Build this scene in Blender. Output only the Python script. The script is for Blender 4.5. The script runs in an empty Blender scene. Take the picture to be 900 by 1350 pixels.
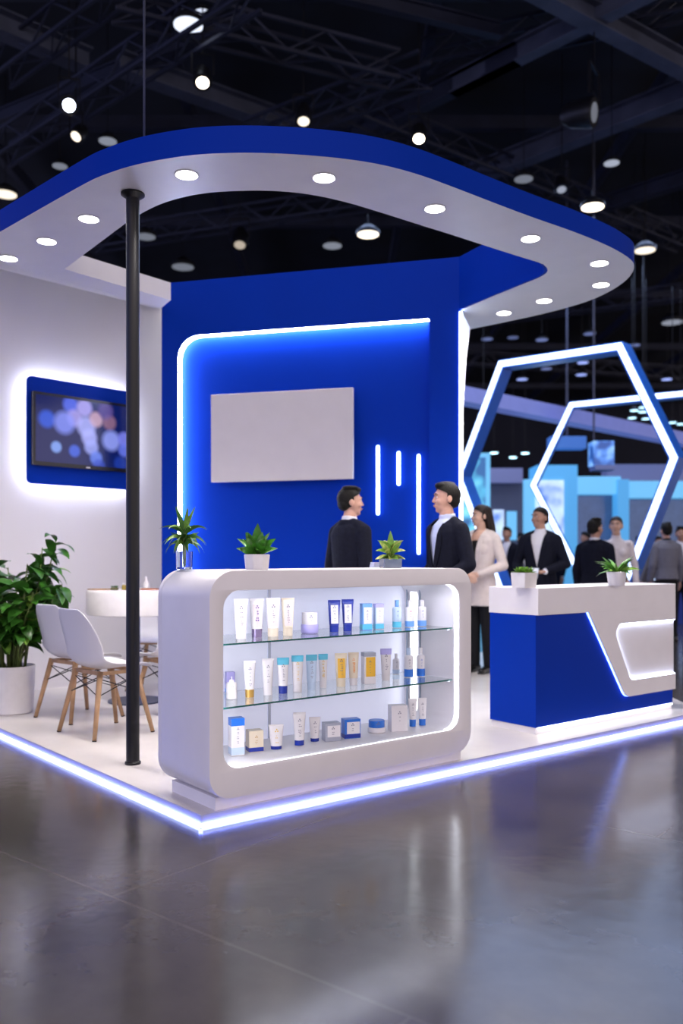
import bpy, bmesh, math, random
from mathutils import Vector, Matrix
PI = math.pi
random.seed(7)
SC = bpy.context.scene
COL = SC.collection
# ---------------------------------------------------------------- camera, world, exposure
F = 1140.0; CZ = 1.22; HY = 735.0          # focal length in px of a 900 px wide frame, eye height, horizon row
cam_d = bpy.data.cameras.new('camera'); cam = bpy.data.objects.new('camera', cam_d); COL.objects.link(cam)
cam.location = (0, 0, CZ); cam.rotation_euler = (PI/2, 0, 0)
cam_d.sensor_fit = 'HORIZONTAL'; cam_d.sensor_width = 36; cam_d.lens = F/900*36
cam_d.shift_y = (HY-675)/900
cam_d.clip_end = 300
cam_d.dof.use_dof = True; cam_d.dof.focus_distance = 4.5; cam_d.dof.aperture_fstop = 2.0
SC.camera = cam
SC.view_settings.view_transform = 'Standard'; SC.view_settings.look = 'None'
SC.view_settings.exposure = 0.5; SC.view_settings.gamma = 1; SC.view_settings.use_curve_mapping = False
SC.cycles.use_denoising = True
SC.cycles.max_bounces = 10; SC.cycles.caustics_refractive = True; SC.cycles.sample_clamp_indirect = 6

W = bpy.data.worlds.new('hall_ambience'); SC.world = W; W.use_nodes = True
nt = W.node_tree; nt.nodes.clear()
wo = nt.nodes.new('ShaderNodeOutputWorld'); bg = nt.nodes.new('ShaderNodeBackground')
tc = nt.nodes.new('ShaderNodeTexCoord'); sx = nt.nodes.new('ShaderNodeSeparateXYZ'); rp = nt.nodes.new('ShaderNodeValToRGB')
mr = nt.nodes.new('ShaderNodeMapRange'); mr.inputs[1].default_value = -1; mr.inputs[2].default_value = 1
nt.links.new(tc.outputs['Generated'], sx.inputs[0]); nt.links.new(sx.outputs['X'], mr.inputs[0]); nt.links.new(mr.outputs[0], rp.inputs[0])
rp.color_ramp.elements[0].position = .05; rp.color_ramp.elements[0].color = (.38, .42, .85, 1)
rp.color_ramp.elements[1].position = .5; rp.color_ramp.elements[1].color = (.78, .68, .70, 1)
nt.links.new(rp.outputs[0], bg.inputs[0]); bg.inputs[1].default_value = 1.40
nt.links.new(bg.outputs[0], wo.inputs[0])

def area(name, loc, size, power, color, target=None):
    l = bpy.data.lights.new(name, 'AREA'); l.shape = 'RECTANGLE'; l.size, l.size_y = size; l.energy = power; l.color = color
    o = bpy.data.objects.new(name, l); COL.objects.link(o); o.location = loc
    d = Vector(target or (loc[0], loc[1], 0))-Vector(loc); o.rotation_euler = d.to_track_quat('-Z', 'Y').to_euler()
    return o
area('fill_over_booth', (0.3, 5.6, 7.5), (3.0, 3.0), 70, (1, .95, .95))  # overhead fill light without a fixture
area('fill_over_visitors', (3.2, 11.5, 7.5), (4, 5), 230, (.8, .85, 1))  # fill added to give the visitors ambient light, no fixture
area('fill_over_far_stands', (4, 19, 8), (10, 6), 380, (.45, .6, 1))  # bluish fill added over the far stands, no fixture

# ---------------------------------------------------------------- pixel -> place
def at(px, py, Y): return Vector(((px-450)/F*Y, Y, CZ+(HY-py)/F*Y))
def onz(px, py, z):
    Y = (z-CZ)*F/(HY-py); return Vector(((px-450)/F*Y, Y, z))
def pc(px, py, O, u, off=0.0):
    """where the pixel meets the upright plane through O along u: distance along it, height"""
    k = (px-450)/F
    n = Vector((-u[1], u[0])); ox, oy = O[0]+n.x*off, O[1]+n.y*off
    s = (k*oy-ox)/(u[0]-k*u[1]); Y = oy+s*u[1]
    return s, CZ+(HY-py)/F*Y

# ---------------------------------------------------------------- materials
MATS = {}
def mat(name, col, rough=.5, metal=0, emit=None, es=0, var=.0, vscale=6, bump=0, bscale=40, trans=0, ior=1.45, coat=0, spec=.5):
    if name in MATS: return MATS[name]
    m = bpy.data.materials.new(name); m.use_nodes = True; n = m.node_tree; b = n.nodes['Principled BSDF']
    b.inputs['Base Color'].default_value = (*col, 1); b.inputs['Roughness'].default_value = rough; b.inputs['Metallic'].default_value = metal
    b.inputs['Specular IOR Level'].default_value = spec
    if emit: b.inputs['Emission Color'].default_value = (*emit, 1); b.inputs['Emission Strength'].default_value = es
    if trans: b.inputs['Transmission Weight'].default_value = trans; b.inputs['IOR'].default_value = ior
    if coat: b.inputs['Coat Weight'].default_value = coat
    if var or bump:
        t = n.nodes.new('ShaderNodeTexCoord')
        if var:
            ns = n.nodes.new('ShaderNodeTexNoise'); ns.inputs['Scale'].default_value = vscale; ns.inputs['Detail'].default_value = 4
            r = n.nodes.new('ShaderNodeValToRGB')
            r.color_ramp.elements[0].position = .3; r.color_ramp.elements[1].position = .7
            r.color_ramp.elements[0].color = (*[c*(1-var) for c in col], 1); r.color_ramp.elements[1].color = (*[min(1, c*(1+var)) for c in col], 1)
            n.links.new(t.outputs['Object'], ns.inputs['Vector']); n.links.new(ns.outputs['Fac'], r.inputs[0]); n.links.new(r.outputs[0], b.inputs['Base Color'])
        if bump:
            nb = n.nodes.new('ShaderNodeTexNoise'); nb.inputs['Scale'].default_value = bscale
            bp = n.nodes.new('ShaderNodeBump'); bp.inputs['Strength'].default_value = bump; bp.inputs['Distance'].default_value = .01
            n.links.new(t.outputs['Object'], nb.inputs['Vector']); n.links.new(nb.outputs['Fac'], bp.inputs['Height']); n.links.new(bp.outputs[0], b.inputs['Normal'])
    MATS[name] = m; return m
WHITE = mat('white_lacquer', (.85, .82, .83), .35, var=.02)
WALLW = mat('white_wall_paint', (.78, .75, .77), .6, var=.015, vscale=2)
BLUE = mat('royal_blue_lacquer', (.0004, .031, .37), .48, var=.04, vscale=1.5, spec=.07)
BLUED = mat('deep_blue_paint', (.004, .03, .26), .45, var=.04)
LEDW = mat('white_led', (1, 1, 1), .5, emit=(.86, .90, 1), es=5)
LEDC = mat('cove_led', (1, 1, 1), .5, emit=(.80, .84, 1), es=30)
LEDB = mat('blue_white_led', (1, 1, 1), .5, emit=(.25, .40, 1), es=7)
LEDT = mat('ice_blue_tube', (1, 1, 1), .5, emit=(.42, .66, 1), es=4.2)
LEDP = mat('platform_led', (1, 1, 1), .5, emit=(.16, .22, 1), es=20)
LEDPC = mat('platform_led_core', (1, 1, 1), .5, emit=(.50, .62, 1), es=1.6)
LEDCAB = mat('cabinet_led', (1, 1, 1), .5, emit=(.86, .90, 1), es=3.2)
DOWN = mat('downlight_glow', (1, 1, 1), .5, emit=(1, .97, .94), es=8)
BLACK = mat('black_powder_coat', (.006, .006, .008), .38, var=.1, spec=.3)
DARK = mat('ceiling_black_paint', (.006, .008, .016), .8, var=.5, vscale=.8)
STEEL = mat('dark_blue_steel', (.018, .021, .042), .5, metal=.2, var=.3, vscale=2)
STEELL = mat('grey_steel', (.062, .07, .11), .5, metal=.2, var=.3, vscale=2)
CHROME = mat('chrome', (.7, .72, .75), .15, metal=1)
GLASS = mat('clear_glass', (.93, 1, .98), .0, trans=1, ior=1.45)
GEDGE = mat('green_glass_edge', (.01, .14, .12), .15, var=.2, vscale=20, trans=.2)
WOOD = mat('oak_wood', (.42, .25, .13), .5, var=.25, vscale=9, bump=.1, bscale=60)
SOIL = mat('dark_soil', (.02, .014, .01), .95, var=.4, vscale=60, bump=.5)
PLASTIC = mat('white_plastic', (.80, .78, .80), .35, var=.01)
POTW = mat('white_ceramic', (.82, .79, .78), .3, var=.03, vscale=20)
LEAF = mat('green_leaf', (.035, .13, .015), .4, var=.6, vscale=18)
LEAFL = mat('light_green_leaf', (.16, .32, .04), .4, var=.5, vscale=25)
LEAFV = mat('variegated_leaf', (.42, .50, .13), .4, var=.6, vscale=45)
LEAFE = mat('dark_leaf_green', (.045, .16, .03), .35, var=.5, vscale=30)
STEM = mat('plant_stem', (.10, .14, .03), .6, var=.3, vscale=30)

# ---------------------------------------------------------------- mesh helpers
def link(name, me, m=None, parent=None, loc=None, rotz=None, smooth=False):
    o = bpy.data.objects.new(name, me); COL.objects.link(o)
    if m is not None and not me.materials:
        for mm in (m if isinstance(m, (list, tuple)) else [m]): me.materials.append(mm)
    if parent: o.parent = parent
    if loc is not None: o.location = loc
    if rotz is not None: o.rotation_euler = (0, 0, rotz)
    if smooth:
        for p in me.polygons: p.use_smooth = True
    return o
def bobj(name, bm, m, parent=None, loc=None, rotz=None, smooth=False, auto=None):
    me = bpy.data.meshes.new(name); bmesh.ops.recalc_face_normals(bm, faces=bm.faces); bm.to_mesh(me); bm.free()
    o = link(name, me, m, parent, loc, rotz, smooth)
    if auto: me.set_sharp_from_angle(angle=auto)
    return o
def tag(o, label, cat, group=None):
    o['label'] = label; o['category'] = cat
    if group: o['group'] = group
    return o
def struct(o): o['kind'] = 'structure'; return o
def thing(name, label, cat, loc=(0, 0, 0), rotz=0, group=None):
    o = bpy.data.objects.new(name, None); COL.objects.link(o); o.location = loc; o.rotation_euler = (0, 0, rotz); o.empty_display_size = .1
    return tag(o, label, cat, group)
def copy_tree(o, parent=None):
    c = o.copy(); COL.objects.link(c)
    if parent: c.parent = parent
    for ch in [k for k in bpy.data.objects if k.parent == o]: copy_tree(ch, c)
    return c
def B(bm, x0, x1, y0, y1, z0, z1, mi=0, M=None):
    vs = [bm.verts.new((x, y, z)) for x in (x0, x1) for y in (y0, y1) for z in (z0, z1)]
    for f in ((0, 1, 3, 2), (4, 6, 7, 5), (0, 4, 5, 1), (2, 3, 7, 6), (0, 2, 6, 4), (1, 5, 7, 3)):
        bm.faces.new([vs[i] for i in f]).material_index = mi
    if M is not None: bmesh.ops.transform(bm, matrix=M, verts=vs)
    return vs
def box(x0, x1, y0, y1, z0, z1, bev=0):
    bm = bmesh.new(); B(bm, x0, x1, y0, y1, z0, z1)
    if bev: bmesh.ops.bevel(bm, geom=bm.edges[:], offset=bev, segments=2, profile=.5, affect='EDGES')
    return bm
def frame_axes(d):
    d = d.normalized(); a = Vector((0, 0, 1)) if abs(d.z) < .95 else Vector((1, 0, 0))
    x = d.cross(a).normalized(); y = x.cross(d).normalized(); return x, y
def limb(bm, pts, radii, n=12, sq=1.0, caps=True, mi=0, ref=None):
    """closed tapered tube through pts, with rounded ends"""
    pts = [Vector(p) for p in pts]; rings = []
    ds = []
    for i in range(len(pts)):
        a = pts[max(0, i-1)]; b = pts[min(len(pts)-1, i+1)]; ds.append((b-a).normalized())
    x, y = frame_axes(ds[0])
    if ref is not None:
        r = Vector(ref); x = (r-ds[0]*r.dot(ds[0])).normalized(); y = x.cross(ds[0]).normalized()
    seq = []
    if caps:
        for k in (1, 2): a = k*PI/6; seq.append((pts[0]-ds[0]*radii[0]*math.cos(a), radii[0]*math.sin(a), ds[0]))
    for p, r, d in zip(pts, radii, ds): seq.append((p, r, d))
    if caps:
        for k in (2, 1): a = k*PI/6; seq.append((pts[-1]+ds[-1]*radii[-1]*math.cos(a), radii[-1]*math.sin(a), ds[-1]))
    for p, r, d in seq:
        x = (x-d*x.dot(d)).normalized(); y = x.cross(d).normalized()
        rings.append([bm.verts.new(p+x*(math.cos(2*PI*k/n)*r)+y*(math.sin(2*PI*k/n)*r*sq)) for k in range(n)])
    for a, b in zip(rings, rings[1:]):
        for k in range(n): bm.faces.new((a[k], a[(k+1) % n], b[(k+1) % n], b[k])).material_index = mi
    bm.faces.new(rings[0][::-1]).material_index = mi; bm.faces.new(rings[-1]).material_index = mi
def loft(bm, rings, n=24, mi=0, pw=2.0):
    """rings: (cx, cy, z, rx, ry); superellipse"""
    R = []
    for cx, cy, z, rx, ry in rings:
        r = []
        for k in range(n):
            c, s = math.cos(2*PI*k/n), math.sin(2*PI*k/n)
            r.append(bm.verts.new((cx+rx*math.copysign(abs(c)**(2/pw), c), cy+ry*math.copysign(abs(s)**(2/pw), s), z)))
        R.append(r)
    for a, b in zip(R, R[1:]):
        for k in range(n): bm.faces.new((a[k], a[(k+1) % n], b[(k+1) % n], b[k])).material_index = mi
    bm.faces.new(R[0][::-1]).material_index = mi; bm.faces.new(R[-1]).material_index = mi
def ell(bm, c, r, mi=0, M=None, seg=16):
    mm = Matrix.Translation(Vector(c)) @ Matrix.Diagonal((*r, 1))
    g = bmesh.ops.create_uvsphere(bm, u_segments=seg, v_segments=max(8, seg*2//3), radius=1, matrix=mm if M is None else M @ mm)
    return g['verts']
def lathe(bm, prof, n=32, c=(0, 0), mi=0):
    """prof: (r, z) list, closed at both ends"""
    loft(bm, [(c[0], c[1], z, max(r, 1e-4), max(r, 1e-4)) for r, z in prof], n, mi)
def evaluated(o):
    bpy.context.view_layer.update(); dg = bpy.context.evaluated_depsgraph_get()
    me = bpy.data.meshes.new_from_object(o.evaluated_get(dg), depsgraph=dg)
    d = o.data; bpy.data.objects.remove(o); 
    (bpy.data.curves if isinstance(d, bpy.types.Curve) else bpy.data.meshes).remove(d)
    return me
def rounded(pts, radii, seg=8):
    """round the corners of a polygon"""
    out = []; n = len(pts)
    for i in range(n):
        p = Vector(pts[i]); a = Vector(pts[i-1])-p; b = Vector(pts[(i+1) % n])-p
        r = radii[i] if isinstance(radii, (list, tuple)) else radii
        if r <= 0: out.append(tuple(p)); continue
        ang = a.angle(b); t = min(r/math.tan(ang/2), a.length*.49, b.length*.49); r2 = t*math.tan(ang/2)
        p0 = p+a.normalized()*t; c = p+(a.normalized()+b.normalized()).normalized()*(r2/math.sin(ang/2))
        v0 = p0-c; v1 = (p+b.normalized()*t)-c
        tot = v0.angle(v1); sgn = 1 if v0.cross(v1) > 0 else -1
        for k in range(seg+1):
            th = sgn*tot*k/seg; out.append((c.x+v0.x*math.cos(th)-v0.y*math.sin(th), c.y+v0.x*math.sin(th)+v0.y*math.cos(th)))
    return out
def smoothline(pts, it=2):
    """Chaikin on an open line, ends kept"""
    for _ in range(it):
        o = [pts[0]]
        for a, b in zip(pts, pts[1:]):
            o += [(a[0]*.75+b[0]*.25, a[1]*.75+b[1]*.25), (a[0]*.25+b[0]*.75, a[1]*.25+b[1]*.75)]
        o.append(pts[-1]); pts = o
    return pts
def extrude(loops, d0, d1, upright=True, bevel=0):
    """filled outline with holes. upright: loops are (x, z), extruded along y from d0 to d1; else (x, y) along z"""
    cu = bpy.data.curves.new('t', 'CURVE'); cu.dimensions = '2D'; cu.fill_mode = 'BOTH'; cu.extrude = (d1-d0)/2-bevel; cu.bevel_depth = bevel; cu.bevel_resolution = 1
    if bevel: cu.offset = -bevel
    for lp in loops:
        s = cu.splines.new('POLY'); s.points.add(len(lp)-1); s.use_cyclic_u = True
        for p, q in zip(s.points, lp): p.co = (q[0], q[1], 0, 1)
    o = bpy.data.objects.new('t', cu); COL.objects.link(o); me = evaluated(o)
    me.materials.clear()
    c = (d0+d1)/2
    M = Matrix(((1, 0, 0, 0), (0, 0, -1, c), (0, 1, 0, 0), (0, 0, 0, 1))) if upright else Matrix.Translation((0, 0, c))
    me.transform(M)
    bm = bmesh.new(); bm.from_mesh(me); bmesh.ops.remove_doubles(bm, verts=bm.verts, dist=1e-5); bmesh.ops.recalc_face_normals(bm, faces=bm.faces); bm.to_mesh(me); bm.free()
    for p in me.polygons: p.use_smooth = True
    me.update(); me.set_sharp_from_angle(angle=.5); return me
def ribbon(line, y0, y1, th, closed=False):
    """strip of thickness th standing on the polyline (x, z), on its left side, from y0 to y1"""
    n = len(line); bm = bmesh.new(); rows = []
    for i, p in enumerate(line):
        a = Vector(line[i-1] if (i or closed) else p); b = Vector(line[(i+1) % n] if (i < n-1 or closed) else p)
        d = (b-a).normalized(); nn = Vector((-d.y, d.x)); q = Vector(p)+nn*th
        rows.append([bm.verts.new((p[0], y0, p[1])), bm.verts.new((p[0], y1, p[1])), bm.verts.new((q.x, y1, q.y)), bm.verts.new((q.x, y0, q.y))])
    rng = range(n if closed else n-1)
    for i in rng:
        a, b = rows[i], rows[(i+1) % n]
        for k in range(4): bm.faces.new((a[k], a[(k+1) % 4], b[(k+1) % 4], b[k]))
    if not closed: bm.faces.new(rows[0][::-1]); bm.faces.new(rows[-1])
    return bm
def bar(bm, a, b, w, h, mi=0):
    """rectangular bar between two points; w across, h upright"""
    a, b = Vector(a), Vector(b); d = (b-a).normalized(); up = Vector((0, 0, 1)) if abs(d.z) < .95 else Vector((0, 1, 0))
    x = d.cross(up).normalized(); y = x.cross(d).normalized(); vs = []
    for p in (a, b):
        for i, j in ((-1, -1), (1, -1), (1, 1), (-1, 1)): vs.append(bm.verts.new(p+x*(i*w/2)+y*(j*h/2)))
    for f in ((3, 2, 1, 0), (4, 5, 6, 7), (0, 1, 5, 4), (1, 2, 6, 5), (2, 3, 7, 6), (3, 0, 4, 7)): bm.faces.new([vs[i] for i in f]).material_index = mi

# ================================================================= SETTING
PZ = .06                                     # height of the stand's platform
# ---- hall floor
fm = bpy.data.materials.new('polished_concrete'); fm.use_nodes = True; n = fm.node_tree; b = n.nodes['Principled BSDF']
t = n.nodes.new('ShaderNodeTexCoord'); mp = n.nodes.new('ShaderNodeMapping'); mp.inputs['Rotation'].default_value = (0, 0, .68)
n1 = n.nodes.new('ShaderNodeTexNoise'); n1.inputs['Scale'].default_value = 1.6; n1.inputs['Detail'].default_value = 9; n1.inputs['Roughness'].default_value = .62
r1 = n.nodes.new('ShaderNodeValToRGB'); r1.color_ramp.elements[0].position = .32; r1.color_ramp.elements[0].color = (.042, .035, .033, 1)
r1.color_ramp.elements[1].position = .7; r1.color_ramp.elements[1].color = (.086, .072, .066, 1)
n.links.new(t.outputs['Object'], mp.inputs[0]); n.links.new(mp.outputs[0], n1.inputs['Vector']); n.links.new(n1.outputs['Fac'], r1.inputs[0])
br = n.nodes.new('ShaderNodeTexBrick'); br.inputs['Scale'].default_value = 1; br.inputs['Brick Width'].default_value = 2.6; br.inputs['Row Height'].default_value = 1.9
br.inputs['Mortar Size'].default_value = .004; br.inputs['Color1'].default_value = (0, 0, 0, 1); br.inputs['Color2'].default_value = (0, 0, 0, 1); br.inputs['Mortar'].default_value = (1, 1, 1, 1)
n.links.new(mp.outputs[0], br.inputs['Vector'])
mx = n.nodes.new('ShaderNodeMix'); mx.data_type = 'RGBA'; mx.inputs[7].default_value = (.15, .13, .12, 1)
mm_ = n.nodes.new('ShaderNodeMath'); mm_.operation = 'MULTIPLY'; mm_.inputs[1].default_value = .45
n.links.new(br.outputs['Fac'], mm_.inputs[0]); n.links.new(mm_.outputs[0], mx.inputs[0]); n.links.new(r1.outputs[0], mx.inputs[6]); n.links.new(mx.outputs[2], b.inputs['Base Color'])
n2 = n.nodes.new('ShaderNodeTexNoise'); n2.inputs['Scale'].default_value = 3; n2.inputs['Detail'].default_value = 6
r2 = n.nodes.new('ShaderNodeMapRange'); r2.inputs[3].default_value = .12; r2.inputs[4].default_value = .24
n.links.new(mp.outputs[0], n2.inputs['Vector']); n.links.new(n2.outputs['Fac'], r2.inputs[0]); n.links.new(r2.outputs[0], b.inputs['Roughness'])
n3 = n.nodes.new('ShaderNodeTexNoise'); n3.inputs['Scale'].default_value = 9; n3.inputs['Detail'].default_value = 3
bp = n.nodes.new('ShaderNodeBump'); bp.inputs['Strength'].default_value = .05; bp.inputs['Distance'].default_value = .02
n.links.new(mp.outputs[0], n3.inputs['Vector']); n.links.new(n3.outputs['Fac'], bp.inputs['Height']); n.links.new(bp.outputs[0], b.inputs['Normal'])
b.inputs['Specular IOR Level'].default_value = .5
bm = bmesh.new(); B(bm, -25, 40, -14, 62, -.2, 0); struct(bobj('floor', bm, fm))
# ---- platform of the stand
pm = mat('pale_stand_floor', (.68, .635, .61), .28, var=.10, vscale=2.2)
A_ = Vector((-.631, 3.89)); Bp = Vector((2.73, 6.53))
plat = [A_, Bp, (2.74, 7.4), (2.9, 9.3), (2.4, 10.6), (-2.0, 10.6), A_+Vector((-.647, .762))*3.6]
EDGE = mat('grey_platform_edge', (.42, .41, .44), .4, var=.05)
pl = link('platform', extrude([[tuple(p) for p in plat]], .022, PZ, upright=False), pm)
pl.data.materials.append(EDGE)
for p in pl.data.polygons: p.material_index = 0 if p.normal.z > .5 else 1
struct(pl)
ins = [(p[0]+d[0], p[1]+d[1]) for p, d in zip([tuple(p) for p in plat], ((.0, .03), (-.02, .015), (-.02, 0), (-.02, 0), (-.02, -.02), (.02, -.02), (.02, -.01)))]
struct(link('trim_1', extrude([ins], .0, .022, upright=False), BLACK))
def ledge(a, b, name, label):                # LED profile along the platform's edge: glow band in the recess below the lip
    a, b = Vector((*a, 0)), Vector((*b, 0)); bm = bmesh.new(); d = (b-a).normalized(); nrm = Vector((d.y, -d.x, 0))
    o_ = bobj(name, (bar(bm, a+nrm*.002+Vector((0, 0, .012)), b+nrm*.002+Vector((0, 0, .012)), .012, .018), bm)[1], LEDP)
    bm = bmesh.new(); bar(bm, a+nrm*.0095+Vector((0, 0, .012)), b+nrm*.0095+Vector((0, 0, .012)), .004, .0135)
    bobj('diffuser', bm, LEDPC, o_)
    return tag(o_, label, 'light strip', None)
ledge(A_+Vector((.003, -.003)), Bp, 'platform_light_strip', 'blue-white light strip under the platform edge, running right below both counters')
ledge(A_+Vector((-.647, .762))*3.6, A_+Vector((-.003, -.003)), 'platform_light_strip', 'blue-white light strip under the platform edge, running left past the chairs')

# ---- canopy
UZ = CZ+2.046; TH = .138
outer_px = [(-70, 345), (0, 305.7), (56.7, 273), (115, 240), (133, 231.7), (166.7, 220), (200, 212.3), (250, 204.3), (300, 201.3), (350, 201.5), (400, 204), (450, 208.5), (500, 216), (550, 229),
            (600, 247.5), (650, 267), (700, 286), (750, 303), (793, 320), (817, 332), (833, 343), (836.5, 351), (833, 361), (823, 371.7), (803, 385), (777, 396.7), (743, 407), (710, 415), (660, 426), (620, 434)]
inner_px = [(607.5, 408.5), (650, 390), (690, 374), (715, 364), (723.5, 356), (715, 347.5), (690, 340), (650, 327.5), (600, 311), (550, 295.5), (500, 279.5), (450, 264.5), (400, 254.5), (350, 250.8), (300, 252), (266.7, 254.7),
            (233, 261.7), (206.7, 270.7), (185, 282), (166, 294), (109, 336.7), (225, 372.7), (213, 406), (185, 399), (133, 384), (66.7, 366.7), (0, 346.7), (-70, 326)]
U2 = lambda px, py: tuple(onz(px, py, UZ).xy)
UT = lambda px, py: tuple(onz(px, py, UZ+TH).xy)
op = [U2(*p) for p in outer_px[1:]]; ip = [(UT if i in (20, 21) else U2)(*p) for i, p in enumerate(inner_px[:-1])]
def cross2(a, b_, c, d):
    a, b_, c, d = map(Vector, (a, b_, c, d)); r = b_-a; q = d-c; return tuple(a+r*((c-a).cross(q)/r.cross(q)))
ip[20] = cross2(UT(109, 336.7), UT(225, 372.7), U2(109, 336.7), U2(166, 294))
op = smoothline(op, 2)
front = smoothline(ip[4:20], 2)
# left end beyond the frame
Lo = Vector(U2(0, 305.7))+(Vector(U2(0, 305.7))-Vector(U2(56.7, 273)))*.9; Li = Vector(U2(0, 346.7))+(Vector(U2(0, 346.7))-Vector(U2(66.7, 366.7)))*.35
can = [tuple(Lo)]+op+[ip[0]]+smoothline(ip[0:6], 2)[1:-1]+front[1:]+ip[20:]+[tuple(Li)]
cn = link('canopy', extrude([can], UZ, UZ+TH, upright=False), WHITE)
cn.data.materials.append(BLUE)
a20, a21 = Vector(ip[20]), Vector(ip[21])
for p in cn.data.polygons:
    c_ = p.center.xy; dd_ = (a21-a20).normalized(); on_ = abs((c_-a20).cross(dd_)) < .03 and -.05 < (c_-a20).dot(dd_) < (a21-a20).length+.05
    p.material_index = 0 if p.normal.z < -.5 or on_ else 1
tag(cn, 'sweeping curved overhead canopy with royal blue rim and white underside', 'canopy')
# thin rim of a round ceiling cut: the blue upstand along the hole's rear right edge belongs to the canopy
up = [ip[0]]+smoothline(ip[0:6], 2)[1:-1]
def wallstrip(line, z0, z1, th):
    bm = bmesh.new(); rows = []
    for i, p in enumerate(line):
        a = Vector(line[max(0, i-1)]); b_ = Vector(line[min(len(line)-1, i+1)]); d = (b_-a).normalized(); q = Vector(p)+Vector((d.y, -d.x))*th
        rows.append([bm.verts.new((p[0], p[1], z0)), bm.verts.new((p[0], p[1], z1)), bm.verts.new((q.x, q.y, z1)), bm.verts.new((q.x, q.y, z0))])
    for a, b_ in zip(rows, rows[1:]):
        for k in range(4): bm.faces.new((a[k], a[(k+1) % 4], b_[(k+1) % 4], b_[k]))
    bm.faces.new(rows[0][::-1]); bm.faces.new(rows[-1]); return bm
bobj('upstand', wallstrip(up, UZ-.001, 3.70, .02), BLUE, cn)
DL = [(11, 341), (61.5, 318.5), (117, 289), (246, 231), (427, 235), (573, 275.5), (699, 315), (790, 347.5), (792, 376), (717, 397), (664, 413)]
DLW = ['leftmost in the canopy, near the white wall', 'second from the left end of the canopy', 'third from the left, just left of the black pole', 'just right of the black pole in the canopy curve',
       'at the front centre of the canopy', 'right of centre in the canopy front', 'halfway down the right arm of the canopy', 'near the rounded right end, the front one of two', 'near the rounded right end, the rear one of two',
       'in the rear right arm, second from the blue wall', 'in the rear right arm, nearest the blue wall']
RIM = mat('downlight_rim', (.75, .73, .75), .3)
for i, (px, py) in enumerate(DL):
    p = onz(px, py, UZ-.004)
    d = thing('ceiling_downlight', 'round recessed downlight '+DLW[i], 'light', (p.x, p.y, UZ), 0, 'recessed downlights in the canopy')
    bm = bmesh.new(); lathe(bm, [(.066, 0), (.068, -.004), (.060, -.006), (.058, -.001)], 28); bobj('rim', bm, RIM, d, smooth=False)
    bm = bmesh.new(); lathe(bm, [(.055, -.002), (.055, -.0065)], 28); bobj('lens', bm, DOWN, d)
    l = bpy.data.lights.new('downlight_lamp', 'SPOT'); l.energy = 58; l.spot_size = 2.3; l.spot_blend = .8; l.shadow_soft_size = .05; l.color = (1, .93, .88)
    lo = bpy.data.objects.new('downlight_lamp', l); COL.objects.link(lo); lo.parent = d; lo.location = (0, 0, -.02)

# ---- back wall (royal blue)
WO = Vector((-1.628, 7.83)); WE = Vector((.982, 7.13)); wu = (WE-WO).normalized(); wl = (WE-WO).length; wyaw = math.atan2(wu.y, wu.x)
wroot = thing('blue_feature_wall', 'royal blue stand back wall with cove-lit recessed panel', 'wall panel', (WO.x, WO.y, 0), wyaw)
def wp(px, py, off=0): return pc(px, py, WO, wu, off)
WT = 3.70
rl, rt = wp(234.5, 600)[0], wp(400, 432)[1]; rr = wp(565.5, 600)[0]
rt0, rt1 = wp(262, 441)[1], wp(565.5, 421)[1]
rt = (rt0+rt1)/2
outline = rounded([(0, PZ), (rl, PZ), (rl, rt), (rr, rt), (rr, PZ), (wl, PZ), (wl, WT), (0, WT)], [0, 0, .20, 0, 0, 0, 0, .09])
bobj_ = link('front_panel', extrude([outline], 0, .07), BLUE, wroot)
link('recess_panel', extrude([rounded([(.02, PZ), (wl-.01, PZ), (wl-.01, WT-.02), (.02, WT-.02)], [0, 0, 0, .09])], .0705, .13), BLUE, wroot)
link('carcass', extrude([[(.03, PZ), (wl-.012, PZ), (wl-.012, WT-.03), (.03, WT-.03)]], .131, .29), WALLW, wroot)
cl = rounded([(rl, PZ), (rl, rt), (rr-.005, rt), (rr-.005, PZ)], [0, .20, 0, 0])[:-1]
cl = [p for p in cl]
bobj('cove_light', ribbon([(x+.001 if i < 1 else x, z) for i, (x, z) in enumerate(cl)], .003, .0695, -.003), LEDC, wroot)
bobj('edge_light', box(wl-.012, wl+.012, -.012, .03, PZ, UZ-.02), mat('wall_edge_led', (1, 1, 1), .5, emit=(.28, .48, 1), es=5), wroot)
bobj('edge_diffuser', box(wl-.005, wl+.014, -.014, .03, PZ, UZ-.02), mat('wall_edge_led_core', (1, 1, 1), .5, emit=(.75, .88, 1), es=3), wroot)
# white tapered plate at the wall end, below the canopy
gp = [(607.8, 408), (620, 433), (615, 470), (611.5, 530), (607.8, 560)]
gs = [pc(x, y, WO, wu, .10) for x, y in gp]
link('tapered_plate', extrude([[(max(s, wl+.0), min(z, UZ-.002)) for s, z in gs]], .06, .10), WHITE, wroot)

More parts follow.
